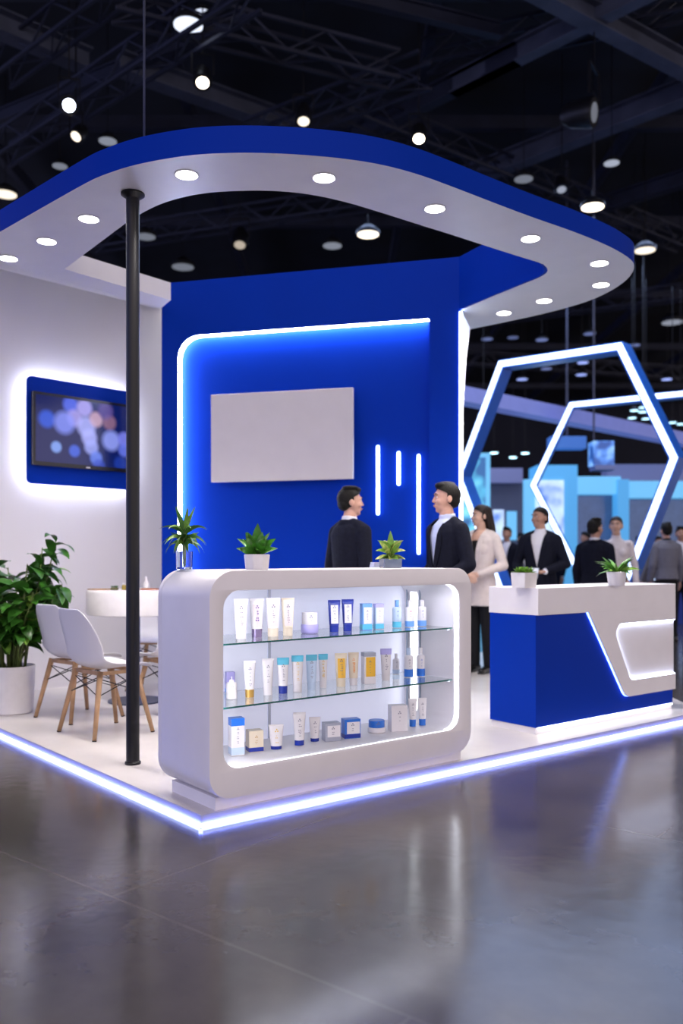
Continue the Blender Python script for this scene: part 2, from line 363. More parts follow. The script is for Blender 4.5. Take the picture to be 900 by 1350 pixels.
# white display board
a0 = wp(278, 520, -.07); a1 = wp(465, 511, -.07); a2 = wp(465, 632, -.07); a3 = wp(278, 635, -.07)
bd = thing('display_board', 'blank white rectangular board hung on the blue back wall', 'board', (WO.x, WO.y, 0), wyaw)
zt, zb = (a0[1]+a1[1])/2, (a2[1]+a3[1])/2
bobj('board_face', box(a0[0], a1[0], -.07, -.035, zb, zt, .004), mat('board_white', (.74, .70, .69), .5, var=.02), bd)
bobj('mounting_frame', box(a0[0]+.04, a1[0]-.04, -.0351, .07, zb+.04, zt-.04), STEELL, bd)
for i, (px, y0, y1) in enumerate(((498, 587, 679), (525.3, 595, 640), (551.7, 599, 731))):
    s0, z0 = wp(px, y1, .045); z1 = wp(px, y0, .045)[1]
    tb = thing('light_tube', ('leftmost ice-blue vertical light tube beside the white board', 'short middle ice-blue vertical light tube on the blue wall', 'longest ice-blue vertical light tube on the blue wall')[i], 'light', (WO.x, WO.y, 0), wyaw, 'vertical light tubes on the blue wall')
    bm = bmesh.new(); limb(bm, [(s0, .045, z0+.014), (s0, .045, z1-.014)], [.016, .016], 12); bobj('tube', bm, LEDT, tb, smooth=True)
    bobj('holder', box(s0-.007, s0+.007, .055, .0704, z0+.02, z1-.02), CHROME, tb)

# ---- white side wall
LA = Vector((-2.90, 7.34)); LB = Vector((-1.783, 8.54)); lu = (LB-LA).normalized(); lyaw = math.atan2(lu.y, lu.x)
bm = bmesh.new(); B(bm, -.6, (LB-LA).length+.35, 0, .12, PZ, WT)
struct(bobj('wall_left', bm, WALLW, None, (LA.x, LA.y, 0), lyaw))
bm = bmesh.new(); B(bm, -.55, (LB-LA).length+.3, -.006, 0, PZ, PZ+.05)
struct(bobj('baseboard_left', bm, WALLW, None, (LA.x, LA.y, 0), lyaw))
# white soffit closing the gap between canopy arm and side wall
sf = [Vector((*ip[22], UZ+.02)), Vector((*Li, UZ+.02))]
w0 = LA+lu*((LB-LA).length); w1 = LA+lu*(-.55)
bm = bmesh.new(); vs = [bm.verts.new(v) for v in (sf[0], sf[1], Vector((w1.x, w1.y, WT-.03)), Vector((w0.x, w0.y, WT-.03)))]
vs2 = [bm.verts.new(v.co+Vector((0, 0, .02))) for v in vs]
bm.faces.new(vs); bm.faces.new(vs2[::-1])
for k in range(4): bm.faces.new((vs[k], vs2[k], vs2[(k+1) % 4], vs[(k+1) % 4]))
struct(bobj('trim_2', bm, WALLW))
# ---- TV on halo-lit blue panel
def lp(px, py, off=0): return pc(px, py, LA, lu, off)
q0 = lp(35.5, 495, -.09); q3 = lp(35.5, 637.5, -.09); q1 = lp(176, 516.5, -.09); q2 = lp(176, 646, -.09)
zt, zb = (q0[1]+q1[1])/2, (q2[1]+q3[1])/2
hp = thing('backlit_panel', 'royal blue backlit mounting panel glowing on the white side wall', 'wall panel', (LA.x, LA.y, 0), lyaw)
rr_ = rounded([(q0[0], zb), (q1[0], zb), (q1[0], zt), (q0[0], zt)], .05)
link('panel', extrude([rr_], -.09, -.07), BLUE, hp)
bobj('spacer', box(q0[0]+.12, q1[0]-.12, -.07, -.001, zb+.12, zt-.12), BLUED, hp)
rr2 = rounded([(q0[0]+.035, zb+.035), (q1[0]-.035, zb+.035), (q1[0]-.035, zt-.035), (q0[0]+.035, zt-.035)], .05)
bobj('halo_light', ribbon(rr2, -.064, -.040, -.012, closed=True), mat('halo_led', (1, 1, 1), .5, emit=(.88, .92, 1), es=17), hp)
t0 = lp(43.5, 514, -.15); t3 = lp(43.5, 614, -.15); t1 = lp(173, 535, -.15); t2 = lp(173, 622, -.15)
tzt, tzb = (t0[1]+t1[1])/2, (t2[1]+t3[1])/2
tv = thing('television', 'flat black television showing blurred blue light spots', 'television', (LA.x, LA.y, 0), lyaw)
link('casing', extrude([rounded([(t0[0], tzb), (t1[0], tzb), (t1[0], tzt), (t0[0], tzt)], .008)], -.15, -.115), mat('tv_black', (.008, .008, .012), .25, var=.1), tv)
bobj('wall_mount', box(t0[0]+.3, t1[0]-.3, -.1152, -.0902, tzb+.15, tzt-.15), BLACK, tv)
sm = bpy.data.materials.new('bokeh_screen'); sm.use_nodes = True; n = sm.node_tree; b = n.nodes['Principled BSDF']
b.inputs['Base Color'].default_value = (.003, .004, .01, 1); b.inputs['Roughness'].default_value = .15
tcn = n.nodes.new('ShaderNodeTexCoord'); sep = n.nodes.new('ShaderNodeSeparateXYZ'); n.links.new(tcn.outputs['Object'], sep.inputs[0])
sw, sh = t1[0]-t0[0], tzt-tzb
spots = [(.36, .88, .095, (.10, .16, .9)), (.50, .86, .10, (.45, .40, .95)), (.40, .70, .10, (.40, .35, .85)), (.13, .64, .10, (.02, .10, .75)), (.30, .62, .13, (.22, .28, .95)), (.52, .60, .12, (.42, .45, 1.0)),
         (.55, .45, .10, (.42, .45, 1.0)), (.57, .32, .09, (.35, .40, .95)), (.62, .72, .09, (.60, .38, .50)), (.76, .70, .09, (.28, .14, .22)), (.78, .44, .12, (.30, .36, .95)), (.92, .48, .09, (.20, .22, .85)),
         (.92, .32, .08, (.13, .18, .8)), (.22, .27, .065, (.25, .42, 1.0)), (.40, .24, .07, (.06, .14, .8)), (.62, .17, .08, (.14, .24, .9)), (.65, .06, .08, (.02, .06, .5)), (.88, .12, .09, (.01, .04, .35)), (.72, .86, .10, (.12, .08, .3))]
prev = None
for cx, cz, rad, colr in spots:
    v = n.nodes.new('ShaderNodeVectorMath'); v.operation = 'DISTANCE'; v.inputs[1].default_value = (t0[0]+cx*sw, -.1508, tzb+cz*sh)
    n.links.new(tcn.outputs['Object'], v.inputs[0])
    m_ = n.nodes.new('ShaderNodeMapRange'); m_.inputs[1].default_value = rad*sw*.98; m_.inputs[2].default_value = rad*sw*.55; m_.inputs[3].default_value = 0; m_.inputs[4].default_value = .75
    n.links.new(v.outputs['Value'], m_.inputs[0])
    x_ = n.nodes.new('ShaderNodeMix'); x_.data_type = 'RGBA'; x_.inputs[7].default_value = (*colr, 1)
    if prev is None: x_.inputs[6].default_value = (.002, .008, .09, 1)
    else: n.links.new(prev, x_.inputs[6])
    n.links.new(m_.outputs[0], x_.inputs[0]); prev = x_.outputs[2]
n.links.new(prev, b.inputs['Emission Color']); b.inputs['Emission Strength'].default_value = .75
bobj('screen', box(t0[0]+.025, t1[0]-.025, -.1512, -.1495, tzb+.035, tzt-.025), sm, tv)
mk = bmesh.new(); B(mk, t0[0]+sw*.52, t0[0]+sw*.56, -.1515, -.1495, tzb+.010, tzb+.018); bobj('badge', mk, CHROME, tv)

# ---- black pole + suspension cable
p = onz(175, 1007, PZ)
po = thing('support_pole', 'tall black round pole holding up the canopy', 'pole', (p.x, p.y, PZ))
bm = bmesh.new(); lathe(bm, [(.037, .012), (.037, UZ-PZ-.01)], 28); bobj('shaft', bm, BLACK, po, smooth=True, auto=.6)
bm = bmesh.new(); lathe(bm, [(.044, 0), (.044, .012), (.038, .018)], 28); bobj('foot_collar', bm, BLACK, po)
bm = bmesh.new(); lathe(bm, [(.038, UZ-PZ-.03), (.066, UZ-PZ-.010), (.066, UZ-PZ-.001)], 28); bobj('top_flange', bm, BLACK, po)
p = Vector(U2(190, 222)); 
bm = bmesh.new(); limb(bm, [(p.x, p.y, UZ+TH), (p.x, p.y, 9.6)], [.006, .006], 8, caps=False)
tag(bobj('suspension_cable', bm, STEELL, smooth=True), 'thin vertical cable holding the canopy from the ceiling above the pole', 'cable')

# ================================================================= DISPLAY COUNTER
u1 = Vector((.78, .626)).normalized(); yaw1 = math.atan2(u1.y, u1.x); O1 = Vector((-.593, 3.886))
L1 = 1.714; D1 = .50
dc = thing('display_counter', 'white rounded display counter with lit glass shelves of skincare products', 'counter', (O1.x, O1.y, 0), yaw1)
BB, BT = .115, 1.16
outer = rounded([(0, BB), (L1, BB), (L1, BT), (0, BT)], [.12, .12, .115, .13], 14)
wx0, wx1, wz0, wz1 = .073, 1.617, .252, 1.068
win = rounded([(wx0, wz0), (wx1, wz0), (wx1, wz1), (wx0, wz1)], [.085, .085, .085, .085], 12)
o = link('body', extrude([outer, win], 0, D1-.03, bevel=.003), WHITE, dc)
link('back_panel', extrude([rounded([(0, BB), (L1, BB), (L1, BT), (0, BT)], [.12, .12, .115, .13], 14)], D1-.0305, D1), WHITE, dc)
link('interior_back', extrude([rounded([(wx0, wz0), (wx1, wz0), (wx1, wz1), (wx0, wz1)], .08, 12)], D1-.045, D1-.031), mat('cabinet_back_glow', (.82, .82, .86), .3, emit=(.62, .68, 1), es=.20), dc)  # weak glow added to the panel to brighten the cabinet interior
bobj('plinth', box(.06, 1.68, .05, .47, PZ, BB+.002), WHITE, dc)
link_ = bobj('rim_light', ribbon([p for p in win if p[0] > wx1-.10][0:], .006, .040, .0012), LEDCAB, dc)
bobj('rim_light', ribbon([p for p in win[:14] if p[1] < wz0+.03 and p[0] < wx1-.08]+[(wx1-.1, wz0)], .003, .008, .0012), LEDCAB, dc)
bobj('top_fill', box(wx0+.09, wx1-.09, .022, .060, wz1-.0006, wz1+.001), mat('cabinet_top_fill', (1, 1, 1), .5, emit=(.80, .84, 1), es=17), dc)  # unseen glowing strip added under the top to brighten the interior
bobj('side_fill', box(wx0+.0004, wx0+.0020, .022, .07, wz0+.08, wz1-.08), mat('cabinet_side_fill', (1, 1, 1), .5, emit=(.86, .88, 1), es=22), dc)  # unseen glowing strip added at the left to light the lower products

bobj('corner_light', box(wx1-.006, wx1-.001, .342, .398, wz0+.02, wz1-.03), mat('cabinet_column_led', (1, 1, 1), .5, emit=(.92, .94, 1), es=1.8), dc)
GREYM = mat('grey_aluminium', (.35, .40, .48), .3, metal=.6)
for yy in (.315, .425):
    bobj('shelf_post', box(wx1-.012, wx1-.002, yy-.004, yy+.004, wz0+.001, wz1-.002), GREYM, dc)
bobj('seam_post', box(.62, .635, D1-.052, D1-.0455, wz0+.001, wz1-.001), mat('pale_grey_post', (.55, .58, .68), .3, metal=.3), dc)
SH = [.822, .528]
for zz in SH:
    g = bobj('glass_shelf', box(wx0+.012, wx1-.014, .045, D1-.055, zz-.008, zz), GLASS, dc)
    bobj('green_edge', box(wx0+.012, wx1-.014, .0425, .0448, zz-.008, zz), GEDGE, g)
    for xx in (wx0+.006, wx1-.03):
        bobj('shelf_pin', box(xx, xx+.024, .06, .075, zz-.018, zz-.0082, .002), CHROME, g)

# ---- products
lc = lambda c: c
PW = mat('pack_white', (.80, .77, .78), .35); PWB = mat('pack_beige', (.70, .60, .56), .35); PCR = mat('pack_cream', (.78, .68, .52), .35)
PDB = mat('pack_dark_blue', (.004, .025, .30), .3); PMB = mat('pack_mid_blue', (.02, .16, .62), .3); PLB = mat('pack_light_blue', (.16, .38, .82), .3)
PCY = mat('pack_cyan', (.10, .50, .68), .3); PLV = mat('pack_lavender', (.46, .42, .80), .3); PYE = mat('pack_yellow', (.85, .48, .04), .35); POR = mat('pack_orange', (.80, .30, .05), .35)
PGD = mat('pack_gold', (.55, .33, .08), .3, metal=.4); PBZ = mat('pack_pearl_purple', (.22, .17, .30), .25, metal=.5); PGR = mat('pack_grey', (.38, .40, .48), .35); PIC = mat('pack_ice', (.55, .68, .85), .25)
INK = mat('ink_grey', (.16, .15, .22), .5); INKP = mat('ink_purple', (.16, .08, .32), .5); INKB = mat('ink_blue', (.05, .12, .5), .5); INKR = mat('ink_red', (.5, .05, .10), .5); INKY = mat('ink_yellow', (.75, .50, .08), .5)
def marks(w, zf, zlo, zhi, ink, parent, seed, yf, heavy=False):
    rnd = random.Random(seed); bm = bmesh.new(); z = zhi
    # small emblem above, then short text lines
    e = w*.10; y = yf(z)
    for dx, dz in ((-.5, -.3), (.45, -.25), (0, .5)):
        B(bm, dx*e*1.6-e*.4, dx*e*1.6+e*.4, y-.0012, y+.0005, z+dz*e*1.6-e*.4, z+dz*e*1.6+e*.4)
    z -= w*.35
    while z > zlo:
        ww = w*rnd.uniform(.05, .22 if not heavy else .25); y = yf(z); x = rnd.uniform(-.03, .03)*w
        for xx in (-.5, .12): B(bm, x+xx*ww, x+(xx+.38)*ww, y-.0012, y+.0005, z, z+w*(.05 if not heavy else .11))
        z -= w*rnd.choice((.13, .16, .3))
    return bobj('label_print', bm, ink, parent)
def product(kind, x0, x1, ytop, ybot, zs, mats, name, label, seed, panel=None, ink=INK, heavy=False, band=.22, topband=0):
    Y = (CZ-zs)*F/(ybot-HY); Y = Y if zs > .3 else Y
    X = ((x0+x1)/2-450)/F*Y; 
    # keep inside the cabinet
    d = Vector((X, Y))-O1; s = d.dot(u1); tt = d.dot(Vector((-u1.y, u1.x)))
    t2_ = min(max(tt, .085), .40)
    if abs(t2_-tt) > 1e-4:
        k = (X/Y); nn = Vector((-u1.y, u1.x)); Y2 = (O1.dot(nn)+t2_)/(k*nn.x+nn.y); X, Y = k*Y2, Y2
    w = (x1-x0)/F*Y; h = (ybot-ytop)/F*Y
    root = thing(name, label, {'tube': 'tube', 'bottle': 'bottle', 'box': 'box', 'jar': 'jar', 'pump': 'bottle'}[kind], (X, Y, zs), math.radians({'box': 20}.get(kind, 12)) + math.atan2(-X, Y)*.6, 'skincare products in the display counter')
    if kind == 'tube':
        ch = h*band; bm = bmesh.new(); rings = []
        for k in range(9):
            f = k/8; rx = w*(.39+.11*f); ry = w*.30*(1-f)**.6+.0022; rings.append((0, 0, ch+(h-ch)*.93*f, rx, ry))
        loft(bm, rings, 24); bobj('tube_body', bm, mats[0], root, smooth=True, auto=.7)
        bm = bmesh.new(); loft(bm, [(0, 0, 0, w*.36, w*.27), (0, 0, ch*.98, w*.375, w*.29)], 24); bobj('cap', bm, mats[1], root, smooth=True, auto=.7)
        bm = bmesh.new(); B(bm, -w/2, w/2, -.003, .003, ch+(h-ch)*.925, h)
        bobj('crimp', bm, mats[-1] if len(mats) > 2 or topband else mats[0], root)
        if topband:
            bm = bmesh.new(); rg = []
            for k in range(5):
                f = 1-topband+(topband)*k/4*.98; rg.append((0, 0, ch+(h-ch)*.93*f, w*(.39+.11*f)+.0008, w*.30*(1-f)**.6+.003))
            loft(bm, rg, 24); bobj('top_band', bm, mats[-1], root, smooth=True, auto=.7)
        yf = lambda z: -(w*.30*max(0, 1-(z-ch)/((h-ch)*.93))**.6+.0022)-.0006
        if panel:
            bm = bmesh.new(); pts = []
            for k in range(7):
                z = ch+(h-ch)*(.06+.74*k/6); y = yf(z)-.0006
                pts.append([bm.verts.new((x, y*(1-.22*abs(x)/(w*.3))-.0006, z)) for x in (-w*.30, -w*.15, 0, w*.15, w*.30)])
            for a, b_ in zip(pts, pts[1:]):
                for k in range(4): bm.faces.new((a[k], a[k+1], b_[k+1], b_[k]))
            bobj('label', bm, panel, root)
            f0 = yf; yf = lambda z: f0(z)-.002
        marks(w, 0, ch+(h-ch)*.12, ch+(h-ch)*.72, ink, root, seed, yf, heavy)
    elif kind in ('bottle', 'pump'):
        bh = h*.76; r = w*.46; bm = bmesh.new()
        lathe(bm, [(r*.92, 0), (r, .004), (r, bh*.90), (r*.86, bh*.965), (r*.45, bh)], 24); bobj('bottle_body', bm, mats[0], root, smooth=True, auto=.9)
        bm = bmesh.new()
        if kind == 'bottle': lathe(bm, [(r*.46, bh), (r*.46, h*.985), (r*.42, h)], 20)
        else: lathe(bm, [(r*.5, bh), (r*.42, bh+h*.08), (r*.15, bh+h*.10), (r*.12, h)], 20)
        bobj('cap', bm, mats[1], root, smooth=True, auto=.9)
        bm = bmesh.new(); lathe(bm, [(r+.0006, .003), (r+.0006, bh*band*1.35)], 24); bobj('colour_band', bm, mats[2], root, smooth=True, auto=.9)
        marks(w*.8, 0, bh*.42, bh*.78, ink, root, seed, lambda z: -r-.0004, heavy)
    elif kind == 'box':
        dp = min(w*.75, .06); bobj('carton', box(-w*.47, w*.47, -dp/2, dp/2, 0, h, .0012), mats[0], root)
        if panel: bobj('label', box(-w*.34, w*.42, -dp/2-.0012, -dp/2+.001, h*.24, h*.86), panel, root)
        bobj('colour_band', box(-w*.472, w*.472, -dp/2-.0009, dp/2+.0009, h*.03, h*band), mats[1], root)
        if topband: bobj('top_band', box(-w*.473, w*.473, -dp/2-.001, dp/2+.001, h*(1-topband), h+.0006), mats[-1], root)
        marks(w*.7, 0, h*.32, h*.72, ink, root, seed, lambda z: -dp/2-.0014, heavy)
    elif kind == 'jar':
        r = w*.48; bm = bmesh.new(); lathe(bm, [(r*.9, 0), (r, h*.06), (r, h*.38), (r*.93, h*.44)], 28); bobj('jar_base', bm, mats[1], root, smooth=True, auto=.7)
        bm = bmesh.new(); lathe(bm, [(r*.9, h*.442), (r*.9, h*.97), (r*.86, h)], 28); bobj('lid', bm, mats[0], root, smooth=True, auto=.7)
        marks(w*.7, 0, h*.55, h*.8, ink, root, seed, lambda z: -r*.9-.0004, heavy)
S1, S2, S3 = SH[0]+.0005, SH[1]+.0005, wz0+.001
G = dict
PR = [
 ('tube', 308, 327, 789.5, 842, S1, (PW, PW), 'cosmetic_tube', 'tall white tube with pale label, leftmost on the top shelf', G(panel=PWB)),
 ('tube', 329, 348, 789, 840, S1, (PW, PBZ), 'cosmetic_tube', 'tall beige-label tube with purple print and pearly purple cap, top shelf', G(panel=PWB, ink=INKP, heavy=True)),
 ('tube', 350, 369.5, 788, 839, S1, (PW, PCR), 'cosmetic_tube', 'third tall tube from the left on the top shelf, blush label', G(panel=PWB)),
 ('tube', 370.5, 388, 788, 838, S1, (PCR, PCR), 'cosmetic_tube', 'tall cream-gold tube, fourth on the top shelf', G(panel=PWB)),
 ('jar', 396, 420, 807, 835, S1, (PW, PLV), 'cream_jar', 'squat white jar with lavender base on the top shelf', {}),
 ('tube', 432, 448.5, 791, 833, S1, (PDB, PDB), 'cosmetic_tube', 'dark blue tube with white label, left of the pair on the top shelf', G(panel=PW, topband=.12)),
 ('tube', 450, 466, 790, 832, S1, (PDB, PDB), 'cosmetic_tube', 'dark blue tube with white label, right of the pair on the top shelf', G(panel=PW, topband=.12)),
 ('box', 475, 489.5, 795.5, 830.5, S1, (PLB, PCY, PLB), 'carton', 'light blue carton with white label and cyan base on the top shelf', G(panel=PW)),
 ('box', 492.5, 505, 796, 829.5, S1, (PIC, PCY, PLV), 'carton', 'pale carton with lavender top and cyan base on the top shelf', G(panel=PW, topband=.14)),
 ('bottle', 516.5, 529.5, 791, 827.5, S1, (PIC, PLB, PCY), 'cosmetic_bottle', 'bottle with light blue cap and cyan base, left of three on the top shelf', G(ink=INKB)),
 ('bottle', 533, 546.5, 791, 826.5, S1, (PW, PW, PLB), 'cosmetic_bottle', 'white bottle with red mark and blue base, middle of three on the top shelf', G(ink=INKR)),
 ('bottle', 549.5, 562.5, 791, 825.5, S1, (PW, PW, PLB), 'cosmetic_bottle', 'white bottle with blue mark, rightmost on the top shelf', G(ink=INKB)),
 ('box', 297, 309, 882, 910, S2, (PLV, PLB, PLV), 'carton', 'small lavender-blue carton behind the nozzle bottle, middle shelf', {}),
 ('pump', 297.5, 313, 892, 921, S2, (PW, PW, PW), 'nozzle_bottle', 'stubby white bottle with pointed nozzle, leftmost on the middle shelf', {}),
 ('tube', 321, 337, 871, 919, S2, (PW, PGD), 'cosmetic_tube', 'white tube with gold cap at the left of the middle shelf', {}),
 ('tube', 345, 361, 868, 916, S2, (PW, PW), 'cosmetic_tube', 'plain white tube between the gold-capped and the blue-capped tubes', {}),
 ('tube', 365, 381, 867, 914, S2, (PW, PDB, PCY), 'cosmetic_tube', 'white tube with cyan top and dark blue cap on the middle shelf', G(topband=.2)),
 ('tube', 384, 400, 864, 912, S2, (PW, PW, PCY), 'cosmetic_tube', 'white tube with cyan top and white cap on the middle shelf', G(topband=.16, ink=INKY)),
 ('tube', 403, 418, 863, 909, S2, (PIC, PIC, PCY), 'cosmetic_tube', 'ice-blue tube with cyan top on the middle shelf', G(topband=.16)),
 ('tube', 419.5, 432, 862, 906.5, S2, (PW, PW, PCY), 'cosmetic_tube', 'narrow white tube with cyan top and yellow print, middle shelf', G(topband=.16, ink=INKY, heavy=True)),
 ('tube', 441, 457.5, 861, 905, S2, (PCR, PCR), 'cosmetic_tube', 'cream tube with bright yellow panel on the middle shelf', G(panel=PYE)),
 ('tube', 458.5, 473, 860, 903, S2, (PCR, PW), 'cosmetic_tube', 'cream tube with orange print beside the yellow one', G(ink=POR, heavy=True)),
 ('box', 477, 494, 860, 901, S2, (PW, PW, PGR), 'carton', 'white carton with orange artwork and grey top on the middle shelf', G(panel=PYE, topband=.12)),
 ('tube', 501, 516, 855, 897, S2, (PW, PW, PLV), 'cosmetic_tube', 'white tube with lavender top at the right of the middle shelf', G(topband=.18)),
 ('bottle', 517, 527, 861, 888, S2, (PW, PW, PIC), 'cosmetic_bottle', 'small white bottle standing back beside the lavender-topped tube', {}),
 ('bottle', 532, 545, 854, 892.5, S2, (PW, PIC, PMB), 'cosmetic_bottle', 'white bottle with strong blue base, left of two on the middle shelf', G(band=.27)),
 ('bottle', 548.5, 560.5, 854, 891.5, S2, (PW, PW, PMB), 'cosmetic_bottle', 'white bottle with strong blue base, rightmost on the middle shelf', G(band=.27, ink=INKB)),
 ('box', 302, 321, 946, 995, S3, (PW, PIC, PMB), 'carton', 'tall white carton with blue top, leftmost on the bottom shelf', G(topband=.2)),
 ('box', 325, 346, 962, 990, S3, (PCR, PDB, PW), 'carton', 'small cream carton with dark blue and gold band, bottom shelf', G(ink=PGD)),
 ('tube', 354, 374, 955, 987, S3, (PW, PDB), 'cosmetic_tube', 'short wide white tube with dark blue foot on the bottom shelf', G(band=.14, ink=INKY)),
 ('tube', 386, 403, 939, 982, S3, (PW, PDB), 'cosmetic_tube', 'tall white tube with dark blue foot on the bottom shelf', G(band=.16)),
 ('tube', 407, 422.5, 945, 977, S3, (PW, PDB), 'cosmetic_tube', 'medium white tube with dark blue foot, beside the white cube carton', G(band=.14)),
 ('box', 425, 448, 952, 976, S3, (PGR, PGR), 'carton', 'cube carton with grey sides and white face on the bottom shelf', G(panel=PW)),
 ('box', 450.5, 474, 947, 972, S3, (PMB, PDB), 'carton', 'cube carton with blue sides and white face on the bottom shelf', G(panel=PW)),
 ('jar', 484, 508.5, 949, 965, S3, (PMB, PW), 'cream_jar', 'low jar with blue lid and white base on the bottom shelf', {}),
 ('box', 512, 536, 929, 963, S3, (PW, PW), 'carton', 'large plain white carton at the right of the bottom shelf', {}),
 ('tube', 538, 549.5, 921, 957.5, S3, (PW, PMB), 'cosmetic_tube', 'white tube with blue cap behind the large white carton', G(band=.26)),
 ('tube', 550.5, 562.5, 920, 956, S3, (PW, PMB), 'cosmetic_tube', 'white tube with blue cap, rightmost on the bottom shelf', G(band=.24)),
]
for i, p in enumerate(PR):
    product(*p[:6], p[6], p[7], p[8], i*13+5, **p[9])

# ================================================================= RECEPTION COUNTER
u2 = Vector((.79, .613)).normalized(); yaw2 = math.atan2(u2.y, u2.x); O2 = Vector((1.274, 5.65)); L2 = 1.60; D2 = .40
rc = thing('reception_counter', 'blue and white reception counter with slanted lit front panel', 'counter', (O2.x, O2.y, 0), yaw2)
bobj('plinth', box(0, L2-.0, .01, D2-.01, PZ, .108), WHITE, rc)
bobj('blue_body', box(-.008, L2, 0, D2, .106, .842, .002), BLUE, rc)
zsplit = .842; ztop = 1.02
bobj('countertop', box(-.010, L2+.004, -.022, D2+.008, zsplit, ztop, .002), WHITE, rc)
def rp2(px, py, off=0): s, z = pc(px, py, O2, u2, off); return (s, z)
ff = -.022
d0 = rp2(776, 808.5, ff); d1 = rp2(823, 917.5, ff); e1 = rp2(886, 909.6, ff)
hb = (rp2(831, 917, ff)[1]+e1[1])/2
r0 = rp2(814, 820, ff); r1_ = rp2(836, 897, ff)
rt_ = (rp2(884, 817.5, ff)[1]+rp2(830, 821, ff)[1])/2; rb_ = (rp2(836, 895.5, ff)[1]+rp2(886, 888.6, ff)[1])/2
xa = rp2(776, 808.5, ff)[0]; xb = rp2(825, 917, ff)[0]
ra = rp2(807, 830, ff)[0]; rb2 = rp2(831, 890, ff)[0]
oc = rounded([(xa, zsplit+.0), (xb, hb), (L2+.004, hb), (L2+.004, rb_), (rb2, rb_), (ra, rt_), (L2+.004, rt_), (L2+.004, zsplit+.001)], [0, .09, 0, 0, .07, .07, 0, 0], 10)
link('white_front', extrude([oc], -.022, -.001), WHITE, rc)
link('recess_panel', extrude([[(ra+.01, rt_), (rb2+.0, rb_), (L2+.002, rb_), (L2+.002, rt_)]], -.006, -.0012), WHITE, rc)
# lights behind the edges
def openround(pts, radii, seg=8):
    full = rounded(pts, radii, seg); return full
rl_ = rounded([(L2, rt_), (ra, rt_), (rb2, rb_), (L2, rb_)], [0, .07, .07, 0], 10)
LEDR = mat('reception_recess_led', (1, 1, 1), .5, emit=(.60, .70, 1), es=14)
bobj('recess_light', ribbon(rl_, -.018, -.002, .003), LEDR, rc)
dl_ = rounded([(xa, zsplit-.002), (xb, hb), (L2, hb)], [0, .09, 0], 10)
dl_ = [p for p in dl_ if p[0] < xb+.10]
bobj('slant_light', ribbon(dl_, -.012, -.001, -.0015), mat('slant_led', (1, 1, 1), .5, emit=(.14, .28, 1), es=5), rc)
bobj('plinth_light', box(.02, L2-.01, -.004, .009, .095, .1055), mat('plinth_led', (1, 1, 1), .5, emit=(.9, .92, 1), es=3.5), rc)

# ================================================================= PLANTS
def leaf(bm, base, d, length, width, droop=.5, fold=.25, nseg=6, mi=0, roll=0, shape='ov'):
    """a curved, folded leaf blade leaving base along d and drooping"""
    p = Vector(base); d = Vector(d).normalized(); prev = None
    side = d.cross(Vector((0, 0, 1)));
    if side.length < .05: side = Vector((1, 0, 0))
    side.normalize()
    if roll: side = Matrix.Rotation(roll, 3, d) @ side
    for k in range(nseg+1):
        f = k/nseg
        if shape == 'ov': w = width*.5*(math.sin(PI*min(1, f**.8*1.0))**.8 if 0 < f < 1 else .04)
        else: w = width*.5*((min(1, f*5)*.65+.35)*(1-f**2.2)+.02)
        up = side.cross(d).normalized()
        row = [bm.verts.new(p-side*w+up*w*fold), bm.verts.new(p), bm.verts.new(p+side*w+up*w*fold)]
        if prev:
            for a in (0, 1): bm.faces.new((prev[a], prev[a+1], row[a+1], row[a])).material_index = mi
        prev = row; p = p+d*(length/nseg); d = (d+Vector((0, 0, -droop/nseg))).normalized()
def petiole(bm, a, b, r): limb(bm, [a, (Vector(a)+Vector(b))/2+Vector((0, 0, .01)), b], [r, r*.8, r*.6], 5, caps=False)
# large floor plant
p = onz(17, 939, PZ); Yp = p.y
k = Yp/F
fp = thing('floor_plant', 'bushy dark green broad-leaved plant in a white cylinder pot on the floor', 'plant', (p.x, p.y, PZ))
R_ = 28*k; H_ = 62*k
bm = bmesh.new(); lathe(bm, [(R_*.86, 0), (R_*.92, .01), (R_, H_*.98), (R_*.99, H_), (R_*.93, H_), (R_*.91, H_-.03), (.001, H_-.035)], 40); bobj('pot', bm, POTW, fp, smooth=True, auto=.6)
bm = bmesh.new(); lathe(bm, [(R_*.905, H_-.034), (R_*.90, H_-.022), (.001, H_-.018)], 30); bobj('soil', bm, SOIL, fp)
rnd = random.Random(3); bs = bmesh.new(); bl = bmesh.new()
for i in range(36):
    a = rnd.uniform(0, 2*PI); rr0 = rnd.uniform(.01, R_*.6); lean = rnd.uniform(.02, .30)*(.5+.5*rnd.random()); hh = rnd.uniform(.30, .80)
    b0 = Vector((math.cos(a)*rr0, math.sin(a)*rr0, H_-.03)); tp = b0+Vector((math.cos(a)*lean, math.sin(a)*lean, hh))
    mid = (b0+tp)/2+Vector((-math.cos(a)*.02, -math.sin(a)*.02, .04))
    limb(bs, [b0, mid, tp], [.008, .0065, .004], 6, caps=False)
    nl = 8+int(hh*6)
    for j in range(nl):
        f = .35+.65*(j+.5)/nl; q = b0.lerp(mid, f*2) if f < .5 else mid.lerp(tp, f*2-1)
        aa = a+rnd.uniform(-2.2, 2.2); e = rnd.uniform(.0, .9)
        dd = Vector((math.cos(aa), math.sin(aa), e)).normalized(); pl_ = rnd.uniform(.02, .07); q2 = q+dd*pl_
        petiole(bs, q, q2, .003)
        leaf(bl, q2, dd, rnd.uniform(.15, .23), rnd.uniform(.07, .105), rnd.uniform(.8, 2.0), .22, 6, mi=0 if rnd.random() < .85 else 1, roll=rnd.uniform(-.9, .9))
